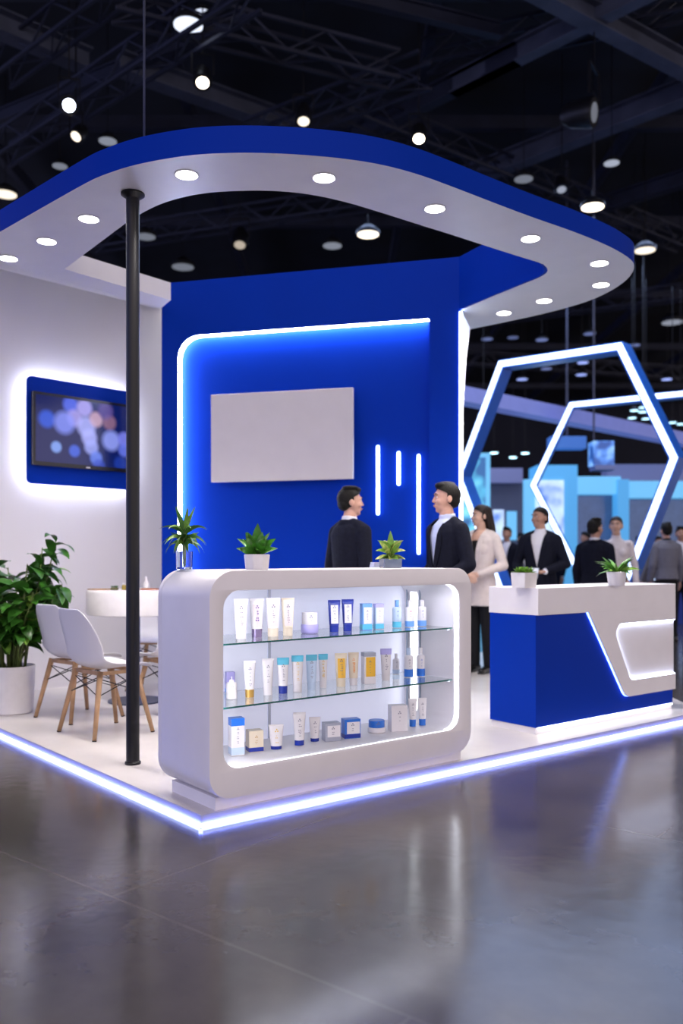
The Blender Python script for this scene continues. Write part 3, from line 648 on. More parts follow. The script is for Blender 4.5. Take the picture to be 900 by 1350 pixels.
for (tx, ty) in ((88, 712), (96, 770), (70, 722)):
    tpos = at(tx, ty, Yp+.02)-Vector((p.x, p.y, PZ)); b0 = Vector((.04, 0, H_)); mid = b0.lerp(tpos, .6)+Vector((0, 0, .10))
    limb(bs, [b0, mid, tpos-Vector((.08, 0, .0))], [.007, .005, .004], 6, caps=False)
    for j in range(9):
        dd = Vector((rnd.uniform(-.5, 1), rnd.uniform(-.8, .8), rnd.uniform(-.4, .5))); q = mid.lerp(tpos-Vector((.08, 0, 0)), .12*j)
        leaf(bl, q, dd, .19, .075, 1.6, .22, 6, roll=rnd.uniform(-.4, .4))
bobj('stems', bs, STEM, fp, smooth=True)
bobj('foliage', bl, [mat('floor_plant_leaf', (.030, .12, .012), .32, var=.6, vscale=9), LEAFL], fp, smooth=True)

def square_pot(parent, w, h, m, n=4, tp=.9, name='pot', rot=PI/4):
    bm = bmesh.new(); R = w/2/math.cos(PI/n)
    def ring(r, z): return [bm.verts.new((r*math.cos(rot+2*PI*k/n), r*math.sin(rot+2*PI*k/n), z)) for k in range(n)]
    rs = [ring(R*tp, 0), ring(R, h), ring(R*.9, h), ring(R*.86, h*.85)]
    for a, b_ in zip(rs, rs[1:]):
        for k in range(n): bm.faces.new((a[k], a[(k+1) % n], b_[(k+1) % n], b_[k]))
    bm.faces.new(rs[0][::-1]); bm.faces.new(rs[-1])
    bmesh.ops.bevel(bm, geom=[e for e in bm.edges], offset=w*.02, segments=2, affect='EDGES')
    bobj(name, bm, m, parent)
    bm = bmesh.new(); lathe(bm, [(R*.66, h*.851), (R*.6, h*.9), (.001, h*.93)], 16); bobj('soil', bm, SOIL, parent)
CT = BT+.0005
# white faceted pot with rosette plant
p = onz(338.5, 751.5, CT); p.y = 4.30; p.x = (338.5-450)/F*4.30; k = p.y/F
t = thing('potted_plant', 'glossy green broad-leaf plant in white faceted pot on display counter', 'plant', (p.x, p.y, CT), .2, 'potted plants on the display counter')
square_pot(t, 33*k, 20*k, POTW, 8, .88, rot=PI/8)
bm = bmesh.new(); z0 = 19*k
leaf(bm, (0, 0, z0), (.02, -.1, 1), 42*k, 15*k, .05, .25, 7)
for ring_, (nn, e, ln) in enumerate(((5, 2.3, 34), (7, 1.1, 33), (7, .5, 28))):
    for j in range(nn):
        a = 2*PI*j/nn+ring_*.5; leaf(bm, (math.cos(a)*.006, math.sin(a)*.006, z0), (math.cos(a), math.sin(a), e), ln*k, 13*k, .35, .3, 7, roll=(.9 if (j+ring_) % 2 else -.7))
bobj('foliage', bm, [mat('rosette_leaf', (.05, .20, .02), .22, var=.6, vscale=30)], t, smooth=True)
# variegated plant in grey glass pot
p = at(514.5, 746, 4.95); k = 4.95/F
t = thing('potted_plant', 'yellow-green variegated plant in a grey glass pot on display counter', 'plant', (p.x, p.y, CT), 0, 'potted plants on the display counter')
square_pot(t, 24*k, 12.5*k, mat('grey_glass', (.10, .14, .22), .08, var=.1, vscale=8, coat=1), 4, .95, rot=PI/4+.3)
bm = bmesh.new(); z0 = 11*k
leaf(bm, (0, 0, z0), (0, 0, 1), 38*k, 10*k, .0, .2, 6, mi=1)
for ring_, (nn, e, ln, zz) in enumerate(((6, 1.3, 22, 12), (8, .6, 22, 7), (10, .25, 21, 2), (8, 2.0, 26, 3))):
    for j in range(nn):
        a = 2*PI*j/nn+ring_*.4; leaf(bm, (0, 0, z0+zz*k), (math.cos(a), math.sin(a), e), ln*k, 8.5*k, .8, .25, 6, mi=(j+ring_) % 2, roll=(.8 if j % 2 else -.8))
limb(bm, [(0, 0, z0-.01), (0, 0, z0+16*k)], [.006, .004], 6, caps=False, mi=1)
bobj('foliage', bm, [LEAFV, LEAFL], t, smooth=True)
# dracaena in a clear vase
p = at(243, 749, 4.30); k = 4.30/F
t = thing('potted_plant', 'arching narrow-leaved plant in a clear glass vase on display counter', 'plant', (p.x, p.y, CT), 0, 'potted plants on the display counter')
bm = bmesh.new(); lathe(bm, [(9.5*k, 0), (10.5*k, .004), (11*k, 24*k), (10*k, 24*k), (9.5*k, .012), (.001, .010)], 28); bobj('vase', bm, mat('vase_glass', (.85, .92, 1), .02, trans=1, ior=1.33), t, smooth=True, auto=.7)
bm = bmesh.new(); limb(bm, [(0, 0, .0125), (0, 0, 26*k), (0, 0, 55*k)], [.007, .010, .006], 8, caps=False); bobj('stem', bm, mat('vase_stem', (.20, .26, .12), .5, var=.4, vscale=30), t, smooth=True)
bm = bmesh.new()
for ring_, (nn, e, ln, zz, dr) in enumerate(((5, 3.0, 38, 48, .4), (7, 1.1, 38, 46, 1.6), (9, .6, 36, 40, 2.0), (9, .5, 34, 34, 2.4), (6, 1.6, 28, 30, .8))):
    for j in range(nn):
        a = 2*PI*j/nn+ring_*.45+.2; leaf(bm, (0, 0, zz*k), (math.cos(a), math.sin(a), e), ln*k, 8*k, dr, .2, 8, mi=(j % 4 == 0), shape='st', roll=(.9 if j % 2 else -.9))
bobj('foliage', bm, [mat('dracaena_leaf', (.06, .17, .03), .35, var=.6, vscale=20), LEAFL], t, smooth=True)
# stack of cards
p = at(496, 746, 5.15)
t = thing('card_stack', 'small stack of white cards beside the grey glass pot', 'cards', (p.x, p.y, CT), .5)
for i in range(4): bobj('card', box(-.032+.002*i, .032+.002*i, -.025, .025, .008*i, .008*i+.007), mat('card_pale', (.6, .62, .78), .5), t)
# succulent box and fern pot on the reception counter
CT2 = ztop+.0005
p = at(690.5, 775, 5.72); k = 5.72/F
t = thing('potted_plant', 'small green succulents in a square white pot on the reception counter', 'plant', (p.x, p.y, CT2), .65, 'potted plants on the reception counter')
square_pot(t, 25*k, 20*k, POTW, 4, .9)
bm = bmesh.new(); z0 = 18*k
for cx, cy in ((0, 0), (-7, 3), (7, -3), (3, 7), (-4, -6)):
    for ring_, (nn, e) in enumerate(((4, 2.2), (6, 1.0), (7, .4))):
        for j in range(nn):
            a = 2*PI*j/nn+ring_; leaf(bm, (cx*k, cy*k, z0), (math.cos(a), math.sin(a), e), 11*k, 5.5*k, .2, .4, 4)
bobj('foliage', bm, LEAFL, t, smooth=True)
p = at(812.5, 769, 6.12); k = 6.12/F
t = thing('potted_plant', 'spreading green fern in a round white pot on the reception counter', 'plant', (p.x, p.y, CT2), 0, 'potted plants on the reception counter')
bm = bmesh.new(); lathe(bm, [(10*k, 0), (10.5*k, .004), (13*k, 18*k), (12*k, 18.5*k), (11.4*k, 15*k), (.001, 14.5*k)], 28); bobj('pot', bm, POTW, t, smooth=True, auto=.7)
bm = bmesh.new(); lathe(bm, [(11.3*k, 15.1*k), (.001, 16*k)], 16); bobj('soil', bm, SOIL, t)
bm = bmesh.new(); rnd = random.Random(11)
for j in range(34):
    a = rnd.uniform(0, 2*PI); e = rnd.uniform(.35, 2.2); leaf(bm, (math.cos(a)*.01, math.sin(a)*.01, 15*k), (math.cos(a), math.sin(a), e), rnd.uniform(20, 34)*k, 8*k, rnd.uniform(.6, 1.7), .25, 7, mi=(j % 5 == 0), shape='st', roll=rnd.uniform(-1, 1))
bobj('foliage', bm, [mat('fern_leaf', (.07, .22, .03), .4, var=.6, vscale=22), LEAFL], t, smooth=True)

# ================================================================= TABLE AND CHAIRS
def chair_mesh_shell():
    """one-piece moulded shell: profile swept from seat front to back top. front = +y"""
    prof = [(.235, .425), (.21, .448), (.14, .452), (.04, .440), (-.06, .432), (-.13, .438), (-.185, .475), (-.215, .55), (-.235, .64), (-.255, .73), (-.272, .80), (-.280, .832)]
    half = [.175, .21, .235, .24, .24, .238, .235, .232, .225, .205, .165, .115]
    lift = [.0, .006, .02, .035, .045, .055, .06, .05, .035, .02, .008, 0]
    bm = bmesh.new(); rows = []; n = 10
    for (y, z), w, lf in zip(prof, half, lift):
        row = []
        for k in range(-n, n+1):
            f = k/n; c = abs(f)**3
            t_ = min(1, max(0, (z-.45)/.12)) if y < -.1 else 0
            row.append(bm.verts.new((w*f, y+lf*c*1.4*t_, z+lf*c*(1-t_))))
        rows.append(row)
    for a, b_ in zip(rows, rows[1:]):
        for k in range(2*n): bm.faces.new((a[k], a[k+1], b_[k+1], b_[k]))
    me = bpy.data.meshes.new('s'); bm.to_mesh(me); bm.free()
    o = bpy.data.objects.new('s', me); COL.objects.link(o)
    m1 = o.modifiers.new('s', 'SOLIDIFY'); m1.thickness = .009; m1.offset = 0; m2 = o.modifiers.new('u', 'SUBSURF'); m2.levels = 2; m2.render_levels = 2
    return evaluated(o)
def make_chair():
    c = thing('shell_chair', 'x', 'chair', group='white shell chairs around the round table')
    link('seat_shell', chair_mesh_shell(), PLASTIC, c, smooth=True)
    for sx_ in (-1, 1):
        for sy in (-1, 1):
            bm = bmesh.new(); limb(bm, [(sx_*.15, sy*.13-.01, .425), (sx_*.225, sy*.215-.01, .006)], [.020, .0135], 10, caps=False)
            l_ = bobj('leg', bm, WOOD, c, smooth=True)
            bm = bmesh.new(); limb(bm, [(sx_*.2251, sy*.2151-.01, .007), (sx_*.226, sy*.216-.01, 0)], [.0145, .0145], 10, caps=False); bobj('foot_cap', bm, BLACK, l_)
    for (a, b_) in (((-.15, -.14), (.15, -.14)), ((-.15, .12), (.15, .12)), ((-.15, -.14), (-.15, .12)), ((.15, -.14), (.15, .12))):
        bm = bmesh.new(); bar(bm, (*a, .412), (*b_, .412), .022, .022); bobj('seat_rail', bm, WOOD, c)
    bm = bmesh.new()
    for s1, s2 in ((((-1, -1)), ((1, 1))), (((1, -1)), ((-1, 1)))): pass
    P_ = lambda sx_, sy, z: Vector((sx_*(.15+.075*(.425-z)/.42), sy*(.13+.085*(.425-z)/.42)-.01, z))
    cor = [(-1, -1), (1, -1), (1, 1), (-1, 1)]
    for i in range(4):
        a, b_ = cor[i], cor[(i+1) % 4]
        limb(bm, [P_(*a, .38), P_(*b_, .27)], [.0035, .0035], 6, caps=False); limb(bm, [P_(*a, .27), P_(*b_, .38)], [.0035, .0035], 6, caps=False)
    bobj('wire_bracing', bm, BLACK, c)
    return c
ch = make_chair()
spots_ = [((-1.56, 5.76), -44, 'white shell chair on oak legs nearest the camera, left of the pole'),
          ((-1.90, 6.30), -40, 'white shell chair just behind the nearest one, beside the floor plant'),
          ((-1.23, 6.35), 42, 'white shell chair half hidden behind the display counter, right of the pole'),
          ((-1.62, 7.68), 175, 'white shell chair on the far side of the round table')]
for i, ((x, y), a, lb) in enumerate(spots_):
    c = ch if i == 0 else copy_tree(ch)
    c.location = (x, y, PZ); c.rotation_euler = (0, 0, math.radians(a)); c['label'] = lb
tb = thing('round_table', 'round white table with deep skirt, behind the chairs and pole', 'table', (-1.66, 6.98, PZ))
bm = bmesh.new(); lathe(bm, [(.375, .705), (.385, .71), (.385, .885), (.38, .895), (.372, .90), (.001, .90)], 48); bobj('tabletop', bm, POTW, tb, smooth=True, auto=.6)
bm = bmesh.new(); lathe(bm, [(.035, .02), (.035, .7048)], 20); bobj('pedestal', bm, mat('navy_metal', (.02, .04, .14), .4, var=.1), tb, smooth=True, auto=.6)
bm = bmesh.new(); lathe(bm, [(.22, 0), (.22, .012), (.05, .02)], 32); bobj('base_plate', bm, STEELL, tb)
TZ = PZ+.9005
def tt(px, Y): q = at(px, 700, Y); return (q.x, q.y, TZ)
t = thing('serving_board', 'thin light wooden board at the left of the round table', 'board', tt(134, 6.93), .1)
bobj('slab', box(-.085, .085, -.05, .05, 0, .010, .003), WOOD, t); bobj('handle', box(-.11, -.086, -.012, .012, .001, .009, .002), WOOD, t)
t = thing('serving_board', 'reddish wooden board at the right of the round table', 'board', tt(198, 6.95), -.1)
bobj('slab', box(-.07, .07, -.05, .05, 0, .012, .003), mat('red_wood', (.40, .14, .06), .5, var=.3, vscale=9), t); bobj('handle', box(.0705, .095, -.012, .012, .001, .010, .002), WOOD, t)
t = thing('moss_dish', 'small square dish with dark green moss on the table', 'dish', tt(151, 6.9), .2)
bobj('dish', box(-.03, .03, -.03, .03, 0, .02, .004), mat('olive_dish', (.10, .09, .03), .5, var=.2), t)
bm = bmesh.new(); rnd = random.Random(5)
for j in range(60):
    a = rnd.uniform(0, 2*PI); leaf(bm, (rnd.uniform(-.022, .022), rnd.uniform(-.022, .022), .02), (math.cos(a), math.sin(a), 1.2), .02, .008, .4, .2, 3)
bobj('moss', bm, LEAFE, t)
t = thing('amber_jar', 'small amber jar just left of the pole on the table', 'jar', tt(163.5, 6.92))
bm = bmesh.new(); lathe(bm, [(.016, 0), (.018, .003), (.018, .035), (.010, .042)], 18); bobj('jar_body', bm, mat('amber', (.30, .22, .04), .3, var=.1), t, smooth=True)
bm = bmesh.new(); lathe(bm, [(.012, .042), (.012, .055)], 18); bobj('lid', bm, POTW, t)
t = thing('white_bottle', 'small white ceramic bottle right of the pole on the table', 'bottle', tt(193, 7.1))
bm = bmesh.new(); lathe(bm, [(.024, 0), (.026, .004), (.026, .045), (.012, .065), (.010, .09)], 20); bobj('bottle_body', bm, POTW, t, smooth=True, auto=.8)
bm = bmesh.new(); lathe(bm, [(.0115, .0902), (.0115, .105)], 16); bobj('stopper', bm, PLASTIC, t)

# ================================================================= PEOPLE
def remesh(bm, voxel, it=3):
    me = bpy.data.meshes.new('r'); bmesh.ops.recalc_face_normals(bm, faces=bm.faces); bm.to_mesh(me); bm.free()
    o = bpy.data.objects.new('r', me); COL.objects.link(o)
    m = o.modifiers.new('r', 'REMESH'); m.mode = 'VOXEL'; m.voxel_size = voxel; m.use_smooth_shade = True
    if it: s = o.modifiers.new('s', 'SMOOTH'); s.iterations = it; s.factor = .5
    return evaluated(o)
def hand(bm, w, d, nrm, side, curl=.6):
    """palm, four fingers, thumb. d: direction of the fingers, nrm: out of the palm, side: unit to the thumb"""
    w = Vector(w); d = Vector(d).normalized(); nrm = Vector(nrm); nrm = (nrm-d*nrm.dot(d)).normalized(); sd = d.cross(nrm)*side
    for k in range(4):
        o_ = (k-1.5)*.0205; kn = w+d*.085+sd*o_; limb(bm, [w+sd*o_*.5, kn], [.015, .0125], 8)
        dd = d.copy(); p = kn; L = (.034, .040, .037, .028)[k if side > 0 else k]; pts = [p]
        for j in range(3):
            dd = (dd*math.cos(curl*.8)+nrm*math.sin(curl*.8)).normalized(); 
            nn2 = (nrm*math.cos(curl*.8)-d*math.sin(curl*.8)); p = p+dd*L*(1, .75, .6)[j]; pts.append(p)
        limb(bm, pts, [.0085, .008, .0075, .0065], 8)
    t0_ = w+d*.02+sd*.022*-1
    td = (d*.7-sd*.75+nrm*.35).normalized(); limb(bm, [t0_, t0_+td*.04, t0_+td*.04+(td*.6+d*.5).normalized()*.03], [.014, .0105, .008], 8)
def jr(z, T):                                # radii of a torso outline table at height z
    for a, b_ in zip(T, T[1:]):
        if a[0] <= z <= b_[0]:
            f = (z-a[0])/(b_[0]-a[0]); return a[1]+(b_[1]-a[1])*f, a[2]+(b_[2]-a[2])*f
    return T[-1][1:]
def person(label, loc, face, h, skin, hairm, hair='short', coat=None, shirt=None, legs=None, arms=None, headturn=0, fem=False, shoes=None, lapel=True, hem=None, vneck=True, far=False, groundz=0, stance=.1, group=None, sleeves=True):
    """face: compass angle of the facing direction (deg, 0 = away from camera (+y), counter-clockwise)"""
    root = thing('person', label, 'person', (loc[0], loc[1], groundz), math.radians(face), group)
    sc_ = h/1.75; root.scale = (sc_, sc_, sc_)
    w = .93 if fem else 1.0; vx = .012 if far else .0065
    arms = arms or {}
    sh = {s: Vector((s*.172*w, 0, 1.392)) for s in (-1, 1)}
    EL = {s: Vector(arms.get(s, {}).get('e', (s*.225, -.02, 1.13))) for s in (-1, 1)}
    WR = {s: Vector(arms.get(s, {}).get('w', (s*.235, .05, .89))) for s in (-1, 1)}
    HD = {s: Vector(arms.get(s, {}).get('d', (0, .15, -1))) for s in (-1, 1)}
    HN = {s: Vector(arms.get(s, {}).get('n', (-s, 0, 0))) for s in (-1, 1)}
    KN = {s: Vector((s*stance, .015, .49)) for s in (-1, 1)}; AN = {s: Vector((s*(stance+.005), -.02, .085)) for s in (-1, 1)}
    # --- body
    bm = bmesh.new()
    T0 = [(.86, .150*w, .100), (1.05, .125*w, .090), (1.2, .140*w, .100), (1.35, .160*w, .105), (1.44, .13*w, .085), (1.48, .06, .055)]
    loft(bm, [(0, 0, z, a, b_) for z, a, b_ in T0], 20)
    for s in (-1, 1):
        limb(bm, [sh[s], EL[s]], [.05*w, .039*w], 10); limb(bm, [EL[s], WR[s]], [.038*w, .026*w], 10)
        hand(bm, WR[s], HD[s], HN[s], s, .45)
        limb(bm, [(s*.08, 0, .92), KN[s]], [.085, .054], 12); limb(bm, [KN[s], AN[s]], [.052, .035], 12)
        limb(bm, [AN[s]+Vector((0, -.02, -.04)), AN[s]+Vector((0, .13, -.055))], [.035, .028], 10)
    limb(bm, [(0, -.012, 1.43), (0, .008, 1.56)], [.060*w, .053*w], 14)
    HM = Matrix.Rotation(math.radians(headturn), 4, 'Z')
    def E(c, r): ell(bm, c, r, M=HM)
    E((0, -.004, 1.662), (.074, .094, .088)); E((0, .028, 1.625), (.063, .066, .085)); E((0, .034, 1.574), (.050, .054, .042)); E((0, .066, 1.549), (.023, .022, .017))
    E((0, .085, 1.672), (.045, .014, .010)); E((0, .088, 1.583), (.024, .014, .010)); E((.034, .070, 1.615), (.022, .022, .022)); E((-.034, .070, 1.615), (.022, .022, .022))
    for a, b_, r0_, r1_2 in (((0, .088, 1.660), (0, .108, 1.617), .007, .0095), ((-.009, .094, 1.612), (.009, .094, 1.612), .008, .008)):
        limb(bm, [HM @ Vector(a), HM @ Vector(b_)], [r0_, r1_2], 8)
    for s in (-1, 1): ell(bm, (s*.076, -.002, 1.632), (.011, .020, .031), M=HM)
    b_o = link('body', remesh(bm, vx, 2), skin, root, smooth=True)
    # --- face details
    if not far:
        bm = bmesh.new()
        for s in (-1, 1):
            a = len(bm.faces); ell(bm, (s*.028, .0845, 1.648), (.0115, .006, .006), M=HM, seg=10)
            bm.faces.ensure_lookup_table(); k0 = len(bm.faces); ell(bm, (s*.028, .0885, 1.648), (.0058, .0030, .0058), M=HM, seg=8); bm.faces.ensure_lookup_table()
            for f in bm.faces[k0:]: f.material_index = 1
        bobj('eyes', bm, [mat('eye_white', (.7, .68, .66), .3), mat('iris_dark', (.02, .012, .01), .2)], root, smooth=True)
        bm = bmesh.new()
        for s in (-1, 1): limb(bm, [HM @ Vector((s*.012, .0975, 1.668)), HM @ Vector((s*.030, .097, 1.674)), HM @ Vector((s*.048, .084, 1.668))], [.0035, .004, .0025], 6)
        bobj('eyebrows', bm, hairm, root)
        bm = bmesh.new(); limb(bm, [HM @ Vector((-.020, .096, 1.584)), HM @ Vector((0, .101, 1.586)), HM @ Vector((.020, .096, 1.584))], [.003, .0055, .003], 6)
        bobj('lips', bm, mat('lip_tone', (.45, .16, .13) if fem else (.36, .17, .13), .4), root, smooth=True)
    # --- hair
    bm = bmesh.new()
    def HE(c, r): ell(bm, c, r, seg=24)
    cr = .0 if hair != 'crop' else -.004
    HE((0, -.006, 1.670), (.082+cr, .102+cr, .094+cr)); HE((0, -.046, 1.622), (.066, .056+cr, .056))
    if hair == 'short': HE((0, .048, 1.738), (.052, .046, .026)); HE((.02, .0, 1.752), (.05, .07, .02))
    if hair == 'bun': HE((0, -.125, 1.665), (.036, .034, .036))
    if hair == 'long': HE((0, -.03, 1.66), (.087, .09, .092))
    me = remesh(bm, .009 if far else .0055, 2); bm = bmesh.new(); bm.from_mesh(me); hy, hz = (.016, 1.675) if hair != 'long' else (.030, 1.665)
    nA = Vector((0, -(1.716-hz), .094-hy)).normalized()
    bmesh.ops.bisect_plane(bm, geom=bm.verts[:]+bm.edges[:]+bm.faces[:], plane_co=(0, hy, hz), plane_no=nA)
    bmesh.ops.bisect_plane(bm, geom=bm.verts[:]+bm.edges[:]+bm.faces[:], plane_co=(0, hy, 0), plane_no=(0, 1, 0))
    dl = [f for f in bm.faces if f.calc_center_median().y > hy and (f.calc_center_median()-Vector((0, hy, hz))).dot(nA) < 0]
    bmesh.ops.delete(bm, geom=dl, context='FACES'); bm.to_mesh(me); bm.free(); me.transform(HM)
    ho = link('hair', me, hairm, root, smooth=True)
    if hair == 'long':
        bm = bmesh.new(); tv_ = lambda v: HM @ Vector(v)
        limb(bm, [tv_((0, -.050, 1.68)), tv_((0, -.080, 1.52)), tv_((0, -.105, 1.38)), tv_((0, -.105, 1.27))], [.080, .088, .080, .040], 14, sq=.55, ref=(1, 0, 0))
        for s in (-1, 1): limb(bm, [tv_((s*.074, .000, 1.70)), tv_((s*.080, -.030, 1.63)), tv_((s*.076, -.06, 1.54)), tv_((s*.07, -.085, 1.44))], [.016, .024, .03, .03], 8)
        link('hair_lengths', remesh(bm, .007, 2), hairm, root, smooth=True)
    # --- shirt with collar
    T1 = [(.90, .158*w, .108), (1.05, .138*w, .100), (1.2, .152*w, .110), (1.35, .170*w, .114), (1.43, .145*w, .092), (1.475, .072, .066)]
    if shirt:
        bm = bmesh.new(); loft(bm, [(0, 0, z, a, b_) for z, a, b_ in (T1 if not (fem and coat) else T1[:4]+[(1.40, .12*w, .09)])], 22)
        if not (fem and coat): limb(bm, [(0, -.010, 1.44), (0, -.002, 1.524)], [.070*w, .062*w], 16, caps=False)
        if fem: ell(bm, (-.06, .075, 1.30), (.06, .05, .06)); ell(bm, (.06, .075, 1.30), (.06, .05, .06))
        for s in (-1, 1):
            
            if coat is None:
                ell(bm, (s*.155*w, 0, 1.41), (.062, .064, .052)); limb(bm, [sh[s], EL[s]], [.060*w, .050*w], 10); limb(bm, [EL[s], EL[s].lerp(WR[s], .97)], [.049*w, .038], 10, caps=True)
            elif not fem: limb(bm, [EL[s].lerp(WR[s], .5), EL[s].lerp(WR[s], .97)], [.040*w, .036], 10, caps=True)
        link('shirt', remesh(bm, .012 if far else .008, 3), shirt, root, smooth=True)
    # --- jacket
    hem = hem or (.78 if not fem else .76)
    if coat:
        T2 = [(hem, .190*w, .135), (.95, .182*w, .130), (1.08, (.160 if not fem else .142)*w, .118), (1.25, .178*w, .127), (1.38, .194*w, .128), (1.435, .165*w, .108), (1.478, .085, .076)]
        bm = bmesh.new(); loft(bm, [(0, 0, z, a, b_) for z, a, b_ in T2], 26)
        if fem: ell(bm, (-.06, .08, 1.29), (.07, .055, .07)); ell(bm, (.06, .08, 1.29), (.07, .055, .07))
        for s in (-1, 1):
            limb(bm, [(s*.05, -.01, 1.462), (s*.11*w, -.004, 1.438), (s*.168*w, 0, 1.405)], [.050, .056, .060], 12)
            e1_ = EL[s].lerp(WR[s], .90)
            limb(bm, [(s*.172*w, 0, 1.398), sh[s].lerp(EL[s], .5), EL[s]], [.066*w, .060*w, .055*w], 12); limb(bm, [EL[s], e1_], [.056*w, .044*w], 12)
        if not fem: limb(bm, [(0, -.014, 1.455), (0, -.010, 1.492)], [.088, .076], 16, caps=False)
        me = remesh(bm, .013 if far else .009, 3)
        if vneck:
            bm = bmesh.new(); bm.from_mesh(me); vz = 1.10 if not fem else 1.13; vt = 1.49; vw = .085 if not fem else .062
            for s in (-1, 1):
                nrm = Vector((s*(vt-vz), 0, -vw)).normalized()
                bmesh.ops.bisect_plane(bm, geom=bm.verts[:]+bm.edges[:]+bm.faces[:], plane_co=(0, 0, vz), plane_no=nrm)
            dl = []
            for f in bm.faces:
                c_ = f.calc_center_median()
                if c_.y > .0 and c_.z > vz and abs(c_.x) < vw*(c_.z-vz)/(vt-vz): dl.append(f)
            bmesh.ops.delete(bm, geom=dl, context='FACES'); bm.to_mesh(me); bm.free()
        link('jacket', me, coat, root, smooth=True)
        if lapel and vneck and not far:
            for s in (-1, 1):
                bm = bmesh.new(); rows = []
                for k_ in range(9):
                    f = k_/8; z = 1.12+.33*f; xe = vw*(z-vz)/(vt-vz); wd = .050*math.sin(PI*min(1, .15+f*.85))**.6*(1 if f < .8 else .7)
                    rx, ry = jr(z, T2); row = []
                    bo = .028*math.exp(-((z-1.29)/.09)**2) if fem else 0
                    for x in (xe, xe+wd*.5, xe+wd):
                        y = ry*math.sqrt(max(.05, 1-(x/rx)**2))+bo
                        row += [bm.verts.new((s*x, y+.010, z)), bm.verts.new((s*x, y+.001, z))]
                    rows.append(row)
                for a, b_ in zip(rows, rows[1:]):
                    for p0_, p1_ in ((0, 2), (2, 4), (4, 5), (5, 3), (3, 1), (1, 0)): bm.faces.new((a[p0_], a[p1_], b_[p1_], b_[p0_]))
                for r_ in (rows[0], rows[-1]): bm.faces.new((r_[0], r_[2], r_[4], r_[5], r_[3], r_[1]))
                bobj('lapel', bm, coat, root, smooth=False)
    # --- trousers and shoes
    bm = bmesh.new(); loft(bm, [(0, 0, .80, .150*w, .105), (0, 0, .90, .165*w, .115), (0, 0, 1.0, .148*w, .104)], 20)
    for s in (-1, 1):
        limb(bm, [(s*.082, 0, .90), KN[s], AN[s]+Vector((0, .005, -.02))], [.098, .070, .055] if not fem else [.096, .066, .052], 14, caps=False)
    link('trousers', remesh(bm, .012 if far else .009, 2), legs or coat, root, smooth=True)
    for s in (-1, 1):
        bm = bmesh.new(); f0 = AN[s]
        limb(bm, [(f0.x, f0.y-.045, .042), (f0.x, f0.y+.06, .040), (f0.x, f0.y+.17, .030)], [.040, .043, .028], 12)
        B(bm, f0.x-.035, f0.x+.035, f0.y-.075, f0.y+.19, 0, .018)
        link('shoe', remesh(bm, .010 if far else .007, 2), shoes or mat('black_shoe', (.01, .01, .01), .25), root, smooth=True)
    return root
SK1 = mat('skin_light', (.60, .34, .25), .5, var=.05, vscale=20); SK2 = mat('skin_tan', (.42, .23, .16), .5, var=.05, vscale=20); SK3 = mat('skin_warm', (.62, .38, .28), .5, var=.05, vscale=20)
HB = mat('black_hair', (.007, .006, .005), .6, spec=.2, var=.4, vscale=60, bump=.4, bscale=120); HBR = mat('brown_hair', (.018, .010, .007), .5, spec=.3, var=.4, vscale=60, bump=.4, bscale=120)
NAVY = mat('navy_suit', (.006, .007, .016), .85, spec=.15, var=.25, vscale=40, bump=.15, bscale=300); CREAM = mat('cream_blazer', (.66, .58, .55), .75, var=.05, vscale=30, bump=.12, bscale=250)
SHW = mat('white_shirt', (.74, .74, .80), .7, var=.03); SHB = mat('pale_blue_shirt', (.52, .58, .80), .7, var=.05); BLK = mat('black_top', (.008, .008, .010), .8, spec=.2, var=.1); GREYV = mat('grey_vest', (.16, .16, .20), .8, var=.15, vscale=60)
def ppl(px, Y): return ((px-450)/F*Y, Y)
# facing: 0 = +y (away), -90 = to the right (+x), 90 = to the left (-x), 180 = toward camera
person('person in dark navy suit with back turned, facing right behind the display counter', ppl(461, 6.75), -52, 1.70, SK1, HB, 'short', NAVY, SHW, NAVY, headturn=-26, groundz=PZ)
person('person in open navy suit and pale shirt facing left beside the blue wall', ppl(589, 6.35), 118, 1.70, SK1, HB, 'short', NAVY, SHB, NAVY, headturn=-22, groundz=PZ,
       arms={-1: dict(e=(-.25, -.02, 1.14), w=(-.17, .20, 1.00), d=(.3, 1, -.3), n=(.6, 0, -1)), 1: dict(e=(.24, -.04, 1.13), w=(.20, .16, .93))})
person('person with long dark hair in cream blazer and black trousers, hands clasped', ppl(634, 8.75), 142, 1.685, SK3, HBR, 'long', CREAM, BLK, BLK, fem=True, hem=.70, headturn=-32, groundz=PZ, stance=.075,
       arms={-1: dict(e=(-.25, -.02, 1.12), w=(-.08, .22, 1.03), d=(1, .35, -.25), n=(0, -1, 0)), 1: dict(e=(.25, -.02, 1.12), w=(.08, .235, 1.02), d=(-1, .25, -.35), n=(0, -1, 0))})
person('person in dark suit and open white shirt holding papers, between the two counters', ppl(712, 9.0), 150, 1.68, SK2, HB, 'crop', NAVY, SHW, NAVY, headturn=-28, groundz=PZ,
       arms={-1: dict(e=(-.27, -.03, 1.14), w=(-.12, .23, 1.06), d=(.9, .5, 0), n=(0, 0, -1)), 1: dict(e=(.27, -.03, 1.13), w=(.14, .24, 1.04), d=(-.8, .5, 0), n=(0, 0, -1))})
